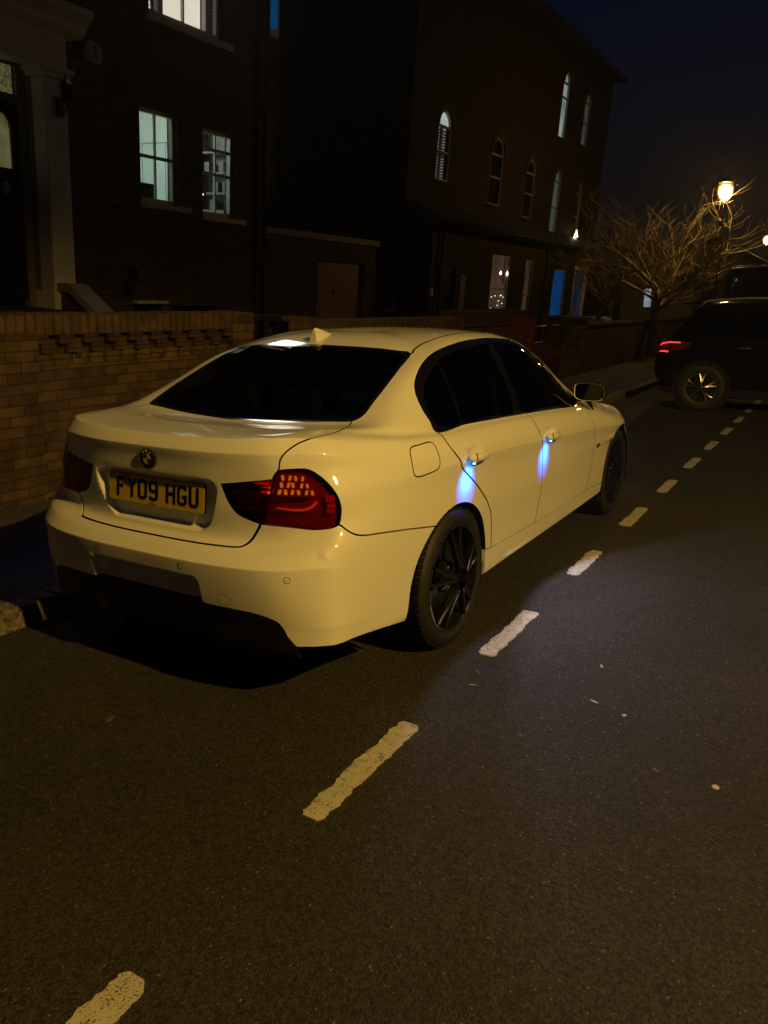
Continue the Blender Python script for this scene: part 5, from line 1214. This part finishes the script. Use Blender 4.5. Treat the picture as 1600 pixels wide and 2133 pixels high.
b = MB(); b.box(3.53, 3.95, -YW-.03, -YW+.25, -.1, 1.40); fb(b, 'pier', STOCK, W2_); b = MB(); b.box(6.0, 6.33, -YW-.03, -YW+.25, -.1, 1.32); fb(b, 'pier', GARDB, W2_)
P1 = froot('brick_pier', 8.4, YW, .1, 'low brick pier with dark red capping left of the red gate pier', 'pier')
b = MB(); b.box(7.85, 9.30, -YW-.05, -YW+.35, -.1, 1.22); fb(b, 'shaft', GARDB, P1)
b = MB(); b.box(7.75, 9.38, -YW-.09, -YW+.40, 1.222, 1.43); fb(b, 'cap', REDB, P1)
P2 = froot('gate_pier', 10.2, YW, .1, 'tall red brick gate pier left of the red iron gates', 'pier')
b = MB(); b.box(9.45, 10.62, -YW-.05, -YW+.5, -.1, 1.40); fb(b, 'shaft', BRIGHTRED, P2)
b = MB(); b.box(9.42, 10.65, -YW-.08, -YW+.53, 1.402, 1.44); fb(b, 'cap', REDB, P2)
for gx0, gx1, lab in ((10.72, 11.62, 'left leaf of the red iron gates, fine vertical bars'), (11.85, 12.66, 'right leaf of the red iron gates, in deep shadow')):
    G_ = froot('iron_gate', gx0, YW-.1, .1, lab, 'gate', 'red iron gates'); yy = -YW+.1
    b = MB(); b.tube([(gx0, yy, .15), (gx0, yy, 1.15), (gx1, yy, 1.15), (gx1, yy, .15), (gx0, yy, .15)], .018, 6); b.tube([(gx0, yy, .85), (gx1, yy, .85)], .012, 6); fb(b, 'gate_frame', REDIRON, G_)
    b = MB(); x = gx0+.06
    while x < gx1-.03: b.tube([(x, yy, .16), (x, yy, .86)], .007, 4); x += .055
    x = gx0+.1
    while x < gx1-.06: b.tube([(x, yy, .85), (x+.05, yy, 1.02), (x-.01, yy, 1.14)], .007, 4); x += .14
    fb(b, 'gate_bars', REDIRON, G_)
P3 = froot('far_gate_pier', 13.3, YW, .1, 'dark brick gate pier right of the red iron gates', 'pier')
b = MB(); b.box(12.72, 13.85, -YW-.05, -YW+.45, -.1, 1.24); fb(b, 'shaft', STOCK, P3); b = MB(); b.box(12.66, 13.9, -YW-.09, -YW+.5, 1.242, 1.30); fb(b, 'cap', REDB, P3)
W3_ = froot('far_wall', 17, YW, .1, 'long dark red brick wall under the bare trees', 'wall')
b = MB(); b.box(13.86, 30, -YW, -YW+.24, -.1, 1.10); fb(b, 'brickwork', REDB, W3_)
b = MB(); b.box(13.86, 30, -YW-.03, -YW+.27, 1.102, 1.15); fb(b, 'coping', REDB, W3_)
FOFF = 0.
# ================================================================ street lamps
def street_lamp(x, y, z, label, strength):
    r = tag(empty('street_lamp', (x, y, .1)), label, 'street lamp')
    M = Matrix.Rotation(math.pi/2, 4, 'X'); h = z-.1
    b = MB(); b.lathe([(0, 0), (.13, 0), (.12, .12), (.075, .2), (.07, .9), (.035, 1.0), (.022, h-.35), (.03, h-.33), (.02, h-.25), (0, h-.25)], 16, M=M); b.build('column', IRON, r)
    b = MB(); b.lathe([(0, h+.36), (.03, h+.31), (.12, h+.26), (.19, h+.23), (.20, h+.21), (0, h+.21)], 16, M=M); b.build('lantern_cap', IRON, r)
    b = MB(); b.lathe([(0, h+.15), (.08, h+.14), (.145, h+.06), (.15, h-.04), (.11, h-.14), (.05, h-.22), (0, h-.245)], 24, M=M); b.build('lamp_globe', emat('sodium_glow', (1, .56, .13), strength), r)
    m_, n_, b_, o_ = nodes('lantern_glass_halo'); n_.nodes.remove(b_); e_ = n_.nodes.new('ShaderNodeEmission'); e_.inputs[0].default_value = (1, .42, .05, 1); e_.inputs[1].default_value = .45; t_ = n_.nodes.new('ShaderNodeBsdfTransparent'); a_ = n_.nodes.new('ShaderNodeAddShader'); n_.links.new(e_.outputs[0], a_.inputs[0]); n_.links.new(t_.outputs[0], a_.inputs[1]); n_.links.new(a_.outputs[0], o_.inputs[0])
    b = MB(); b.lathe([(.06, h+.22), (.15, h+.18), (.195, h+.07), (.19, h-.05), (.14, h-.18), (.06, h-.27)], 24, M=M); b.build('lantern_glass', m_, r)  # emissive shell added round the globe to paint the lamp's halo
    return r
r = tag(empty('street_light', (KEY[0], KEY[1]-1.0, .1)), 'lit street light with an arm on the pavement across the road from the saloon', 'street light')
b = MB(); M = Matrix.Rotation(math.pi/2, 4, 'X'); b.lathe([(0, 0), (.09, 0), (.08, .9), (.05, 1.0), (.04, 5.3), (0, 5.3)], 16, M=M); b.build('column', IRON, r)
b = MB(); b.tube([(0, 0, 5.2), (0, .3, 5.42), (0, .75, 5.45)], .025, 8); b.build('arm', IRON, r)
b = MB(); b.prism(rrect(.24, .55, .10, 4), 5.34, 5.43, 'z', M=Matrix.Translation((0, 1.0, 0))); b.build('lamp_head', IRON, r)
b = MB(); b.prism(rrect(.16, .30, .06, 4), 5.325, 5.339, 'z', M=Matrix.Translation((0, 1.0, 0))); b.build('lamp_lens', emat('key_lens', (1, .6, .15), 40), r)
lamp('lamp_light', (0, 1.0, 5.28), 2150, (1, .61, .115), .07, 'SPOT', parent=r, spot_size=math.radians(161), spot_blend=.25)
street_lamp(19.8, 1.16, 4.36, 'glowing amber street lamp above the bare tree', 210)
street_lamp(46.0, 2.80, 5.0, 'distant amber street lamp at the right edge above the van roof', 90)
# ================================================================ bare trees
BARK = mat('bark', (.15, .115, .07), .5, var=.3, vscale=8, bump=.3, bscale=50); 
def tree(x, y, z, label, seedv, lean=(0, 0), n0=8, L0=1.5, trunk_r=.13, stem=1.0, up=.35, k1=7, k2=6, lo=.0):
    r = random.Random(seedv); root = tag(empty('bare_tree', (x, y, z)), label, 'tree', 'bare garden trees')
    tr = MB(); cr_ = MB(); T = [Vector((0, 0, 0))]; d = Vector((lean[0], lean[1], 1)).normalized()
    for k in range(6): T.append(T[-1]+d*(stem/6)+Vector((r.uniform(-.03, .03), r.uniform(-.03, .03), 0)))
    tr.tube(T, [trunk_r*(1-.07*k) for k in range(7)], 9)
    def limb(p, d, L, rad, lev):
        n = 7; pts = [p]; q = d.copy(); c = Vector((r.uniform(-.12, .12), r.uniform(-.12, .12), 0))
        for k in range(n):      # each shoot sags outwards, then turns up towards its tip
            q = (q+c+Vector((r.uniform(-.09, .09), r.uniform(-.09, .09), up*(.25 if lev == 0 else .42)*(k/n)+r.uniform(-.05, .05)))).normalized(); pts.append(pts[-1]+q*(L/n))
        (tr if lev == 0 else cr_).tube(pts, [max(.003, rad*.75*(1-.11*k)) for k in range(n+1)], 6 if lev == 0 else 4, caps=False)
        if lev >= 3: return
        m_ = (k1, k2, 4)[lev]
        for i in range(m_):
            k = min(n, max(1, int(1+(n)*(i+r.random())/m_))); out_ = Vector((pts[k].x-T[-1].x, pts[k].y-T[-1].y, 0)); out_ = out_.normalized() if out_.length > .01 else Vector((1, 0, 0))
            a = r.uniform(0, 2*math.pi); s = Vector((math.cos(a), math.sin(a), r.uniform(-.35+lo, .8)))
            limb(pts[k], ((pts[k]-pts[k-1]).normalized()*.55+s*.75+out_*.25).normalized(), L*r.uniform(.42, .68), rad*.48, lev+1)
    for i in range(n0):
        a = 2*math.pi*i/n0+r.uniform(-.3, .3); limb(T[r.choice((4, 5, 6))], Vector((math.cos(a), math.sin(a), r.uniform(.25, 1.1))).normalized(), L0*r.uniform(.8, 1.15), trunk_r*.42, 0)
    tr.build('trunk', BARK, root); cr_.build('crown', BARK, root); return root
tree(19.4, 2.60, .2, 'wide bare tree with lit tips under the amber street lamp', 4, n0=10, L0=2.05, trunk_r=.15, stem=1.75, k1=6, k2=5, up=.5)
tree(15.4, 3.45, .2, 'slender bare tree leaning right from behind the dark gate pier', 9, lean=(.35, -.40), n0=4, L0=1.2, trunk_r=.065, stem=2.3, up=.6, k1=5, k2=3, lo=.3)
tree(21.8, 4.4, .3, 'far bare shrubby tree left of the amber street lamp', 21, n0=6, L0=2.0, trunk_r=.11, stem=1.5, k1=6, k2=5, up=.5)
# ================================================================ simple vehicles seen in the background
DBLK = mat('black_car_paint', (.0015, .0015, .0018), .2, coat=.5, spec=.3); DGL = mat('dark_car_glass', (.003, .003, .004), .05, spec=.6); SILV = mat('silver_trim', (.7, .68, .62), .3, metal=.6); ALLOY = mat('machined_alloy', (.55, .54, .52), .25, metal=1)
VANP = mat('dark_grey_van_paint', (.018, .017, .015), .4, coat=.6); PALEC = mat('pale_car_paint', (.50, .47, .38), .4, coat=1)
def vehicle(name, label, cat, loc, rz, prof, belt, W, paint, wheels, R, tumble, rimm, rim_r, windows=(), trim=None):
    """prof: closed side outline (x,z), x forward from the rear bumper; wheels: axle x positions. Local -y is the side towards the viewer"""
    root = tag(empty(name, loc, rz), label, cat); b = MB(); ol = smooth_poly([(x, z, 0) for x, z in prof], .12, True)[:, :2]
    def wz(x, z, k): 
        w = W/2-(tumble*max(0, z-belt)/(1.) if z > belt else .03*max(0, .45-z)/.3)
        return w*k
    n = len(ol); rows = []
    L_ = max(p[0] for p in prof)
    for k in (1, .97, .85, .5, 0, -.5, -.85, -.97, -1):
        a = abs(k); sx_ = 1-.035*max(0, (a-.8)/.2)**2; sz = 1-.022*max(0, (a-.85)/.15)**2
        rows += [((x-L_/2)*sx_+L_/2, -wz(x, z, 1)*k, z*sz if z > belt else z) for x, z in ol]
    f = [(r_*n+i, r_*n+(i+1) % n, (r_+1)*n+(i+1) % n, (r_+1)*n+i) for r_ in range(8) for i in range(n)]+[tuple(range(n)), tuple(range(8*n, 9*n))]
    b.add(rows, f, True); bd = b.build('body', paint, root, auto=35)
    for pts in windows:
        for s in (-1, 1):
            b = MB(); v = []
            for e in (.004, .012): v += [(x, s*(wz(x, z, 1)+e-.002), z) for x, z in pts]
            m_ = len(pts); b.add(v, [tuple(range(m_, 2*m_))]+[(i, (i+1) % m_, m_+(i+1) % m_, m_+i) for i in range(m_)]); b.build('side_window', DGL, root)
    for wx in wheels:
        for s in (-1, 1):
            b = MB(); M = Matrix.Translation((wx, s*(W/2-.005), R))
            b.lathe([(R+.06, 0), (0, 0)] if s < 0 else [(0, 0), (R+.06, 0)], 32, M=M @ Matrix.Translation((0, -s*-.006 if False else s*.008, 0))); b.build('wheel_arch', MBLK, root)
            w = make_wheel(root, (wx, s*(W/2+.022), R), 1 if s < 0 else -1, rimm, tw=.22, R=R, r=rim_r, w0=.022, w1=.040, sp=(.06, .20), rot=.32)
    return root, wz
SUVP = [(.10, .38), (.02, .50), (.0, .70), (.03, .88), (.09, 1.00), (.20, 1.10), (.42, 1.36), (.55, 1.50), (.72, 1.555), (1.3, 1.59), (2.2, 1.585), (2.75, 1.52), (3.3, 1.12), (3.45, 1.05), (4.0, .98), (4.28, .85), (4.36, .62), (4.34, .36), (4.1, .24), (2.2, .22), (.4, .24)]
SUV, wz = vehicle('black_suv', 'black SUV with silver roof rails and lit red tail light, side-on across the road', 'car', (9.3+.90, .42, .0), -math.pi/2+.10, SUVP, 1.0, 1.80, DBLK, (.70, 3.34),   .345, .26, ALLOY, .222,
    windows=([(.62, 1.14), (1.05, 1.08), (1.10, 1.40), (.80, 1.43)], [(1.15, 1.07), (2.0, 1.05), (1.95, 1.48), (1.17, 1.42)], [(2.07, 1.05), (3.05, 1.03), (2.55, 1.42), (2.03, 1.48)]))
for s in (-1, 1):
    b = MB(); b.tube([(.55, s*.66, 1.50), (.66, s*.66, 1.595), (1.2, s*.66, 1.63), (2.2, s*.66, 1.62), (2.5, s*.66, 1.57)], [.012, .016, .016, .016, .012], 6); b.build('roof_rail', SILV, SUV)
    b = MB(); b.prism([(.045, .93), (.14, 1.02), (.52, 1.00), (.44, .90), (.12, .86)], s*.80, s*.905, 'y'); t = b.build('tail_light', mat('suv_tail_red', (.10, .004, .004), .2, coat=1), SUV, bevel=.01)
    for pts in ([(.085, .955), (.11, .985), (.20, 1.0), (.36, .998)], [(.075, .865), (.12, .872), (.20, .862)]):
        b = MB(); b.tube([(x, s*.908, z) for x, z in pts], [.008, .012, .012, .010][:len(pts)], 6); b.build('light_strip', emat('tail_strip', (1, .04, .04), 1.7) if 'tail_strip' not in MATS else MATS['tail_strip'], t)
b = MB(); b.box(.30, .9, -.60, .60, 1.545, 1.572); b.build('roof_spoiler', DBLK, SUV, bevel=.01)
b = MB(); b.prism([(.06, .36), (.06, .30), (.42, .22), (3.9, .22), (3.9, .33), (.4, .33)], -.90, .90, 'y'); b.build('lower_cladding', MBLK, SUV)
for x in (1.15, 2.15):
    b = MB(); b.tube([(x, -.925, .93), (x+.10, -.94, .935), (x+.2, -.925, .93)], .012, 6); b.build('door_handle', CHR, SUV)
VP = [(.02, .35), (0, .8), (.02, 1.6), (.06, 2.2), (.20, 2.36), (1.0, 2.40), (3.6, 2.38), (4.0, 2.2), (4.5, 1.4), (5.1, 1.1), (5.3, .7), (5.2, .35), (2.5, .28)]
VAN, _ = vehicle('parked_van', 'dark van parked beyond the SUV, its roof edge catching the lamp light', 'van', (16.5, -.42, 0), 0, VP, 1.3, 1.95, VANP, (1.0, 4.3), .34, .10, STEEL, .2)
b = MB(); b.tube([(-.012, .80, 2.30), (-.002, .76, 2.365), (.02, -.78, 2.365), (.0, -.82, 2.30)], .014, 6); b.build('roof_edge_highlight', SILV, VAN)  # silver strip added as a painted highlight along the roof edge
for s in (-1, 1):
    b = MB(); b.box(-.015, .03, s*.78, s*.93, .8, 1.3) if s > 0 else b.box(-.015, .03, -.93, -.78, .8, 1.3); b.build('tail_light', MATS['suv_tail_red'], VAN, bevel=.01)
HP = [(.02, .3), (0, .8), (.12, 1.0), (.35, 1.38), (.7, 1.44), (1.8, 1.46), (2.3, 1.38), (2.95, .98), (3.7, .86), (3.9, .6), (3.85, .3), (2, .22)]
BIN = tag(empty('guessed_bin', (16.9, 3.42, .1)), 'unidentified pale shape above the dark wall by the slender tree, built as a wheelie bin', 'bin')
b = MB(); b.prism([(-.24, 0), (.24, 0), (.29, .98), (-.27, .98)], -.27, .27, 'y'); b.build('bin_body', MBLK, BIN, bevel=.02)
b = MB(); b.prism([(-.33, 1.06), (-.31, 1.13), (-.15, 1.18), (.25, 1.15), (.33, 1.06), (.30, 1.02), (-.30, 1.02)], -.29, .29, 'y'); b.build('bin_lid', PALEC, BIN, bevel=.02)  # bin is a guess at an unidentified pale shape
vehicle('far_parked_car', 'dark parked car beyond the wall beside the lit cream house front', 'car', (30.5, .1, 0), 0, HP, .95, 1.7, DBLK, (.7, 3.1), .30, .3, STEEL, .2)
# ================================================================ houses at the end of the street
CREAMW = mat('cream_render', (.42, .34, .18), .8, var=.12, vscale=2); GREYR2 = mat('grey_roof', (.06, .06, .06), .7); LBW = lit('pale_blue_room', (.20, .24, .30), (.42, .50, .58), .6, 3)
H1 = tag(empty('cream_house', (36, 6, 0)), 'small cream rendered house lit by the lamps behind the bare tree', 'house')
b = MB(); b.box(36, 44, 4.55, 9, 0, 2.7); b.build('wall', CREAMW, H1).matrix_parent_inverse = Matrix.Translation((-36, -6, 0))
def hp(b, n, m_, root, c): o = b.build(n, m_, root); o.matrix_parent_inverse = Matrix.Translation((-c[0], -c[1], -c[2])); return o
b = MB(); b.prism([(4.3, 2.65), (6.8, 4.1), (9.3, 2.65)], 35.8, 44, 'x'); hp(b, 'roof', GREYR2, H1, (36, 6, 0))
for (y0, y1, z0, z1) in ((6.35, 6.75, 1.45, 2.35),):
    b = MB(); b.box(35.95, 36.01, y0, y1, z0, z1); w = hp(b, 'window', SASH, H1, (36, 6, 0)); b = MB(); b.add([(35.94, y0+.04, z0+.04), (35.94, y1-.04, z0+.04), (35.94, y1-.04, z1-.04), (35.94, y0+.04, z1-.04)], [(0, 1, 2, 3)]); b.build('pane', LBW, w)
H2 = tag(empty('far_house', (44, 4, 0)), 'pale gabled house beyond the van at the end of the street', 'house')
b = MB(); b.box(44, 56, 2.95, 7.2, 0, 3.9); b.box(42.2, 44, 3.6, 5.2, 0, 2.6); hp(b, 'wall', CREAMW, H2, (44, 4, 0))
b = MB(); b.prism([(2.6, 3.85), (2.75, 3.55), (5.1, 4.9), (7.4, 3.6), (7.5, 3.85), (5.1, 5.2)], 43.8, 56, 'x'); hp(b, 'roof', GREYR2, H2, (44, 4, 0))
b = MB(); b.add([(43.99, 2.95, 3.9), (43.99, 7.2, 3.9), (43.99, 5.1, 4.95)], [(0, 1, 2)]); hp(b, 'gable', CREAMW, H2, (44, 4, 0))
for (y0, y1, z0, z1) in ((5.45, 5.75, 1.5, 2.4), (5.9, 6.15, .9, 1.7), (4.2, 4.5, .9, 1.8)):
    b = MB(); b.box(42.1 if y0 < 5.2 else 43.9, 42.3 if y0 < 5.2 else 43.98, y0, y1, z0, z1); w = hp(b, 'window', SASH, H2, (44, 4, 0)); xx = 42.09 if y0 < 5.2 else 43.89
    b = MB(); b.add([(xx, y0+.04, z0+.04), (xx, y1-.04, z0+.04), (xx, y1-.04, z1-.04), (xx, y0+.04, z1-.04)], [(0, 1, 2, 3)]); b.build('pane', LBW if y0 > 5 else NIGHTG, w)
H3 = tag(empty('back_terrace', (33, 8, 0)), 'dark terrace silhouette with a chimney behind the tall brick terrace', 'house')
b = MB(); b.box(33, 70, 7.8, 14, 0, 4.2); hp(b, 'wall', STOCKD, H3, (33, 8, 0)); b = MB(); b.prism([(7.5, 4.1), (10.8, 5.9), (14.2, 4.1)], 32.8, 70, 'x'); hp(b, 'roof', SLATE, H3, (33, 8, 0)); b = MB(); b.box(34, 35, 9.6, 11.2, 5.0, 8.6); hp(b, 'chimney', STOCKD, H3, (33, 8, 0))
# unlit sliver window, deep blue evening curtain
b = MB(); b.box(8.0, 8.42, -.002, .0, 0, 0) if False else None
SW = froot('stair_window', 8.8, -1.2, 6.0, 'narrow deep blue lit window past the corner of the brick house', 'window')
b = MB(); b.add([(10.06, 1.6, 6.50), (10.42, 1.6, 6.56), (10.42, 1.6, 8.2), (10.06, 1.6, 8.2)], [(0, 1, 2, 3)]); fb(b, 'pane', lit('blue_blind', (.0, .05, .16), (.0, .075, .22), .5, 2), SW)
b = MB(); b.box(10.0, 10.48, 1.61, 1.8, 6.42, 8.3); fb(b, 'window_frame', SASH, SW)
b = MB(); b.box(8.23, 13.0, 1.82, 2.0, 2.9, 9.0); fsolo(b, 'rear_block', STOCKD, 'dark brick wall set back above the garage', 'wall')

# thin mist volume added to give the lamps their halos
HB = MB(); HB.box(-28, 95, -40, 45, -1.2, 13); HZ = HB.build('haze', None); HZ['kind'] = 'stuff'
m_ = bpy.data.materials.new('mist'); m_.use_nodes = True; n_ = m_.node_tree; n_.nodes.remove(n_.nodes['Principled BSDF']); v_ = n_.nodes.new('ShaderNodeVolumePrincipled'); v_.inputs['Color'].default_value = (.9, .9, .9, 1); v_.inputs['Density'].default_value = .0013; v_.inputs['Anisotropy'].default_value = .55
n_.links.new(v_.outputs[0], n_.nodes['Material Output'].inputs['Volume']); HZ.data.materials.clear(); HZ.data.materials.append(m_)
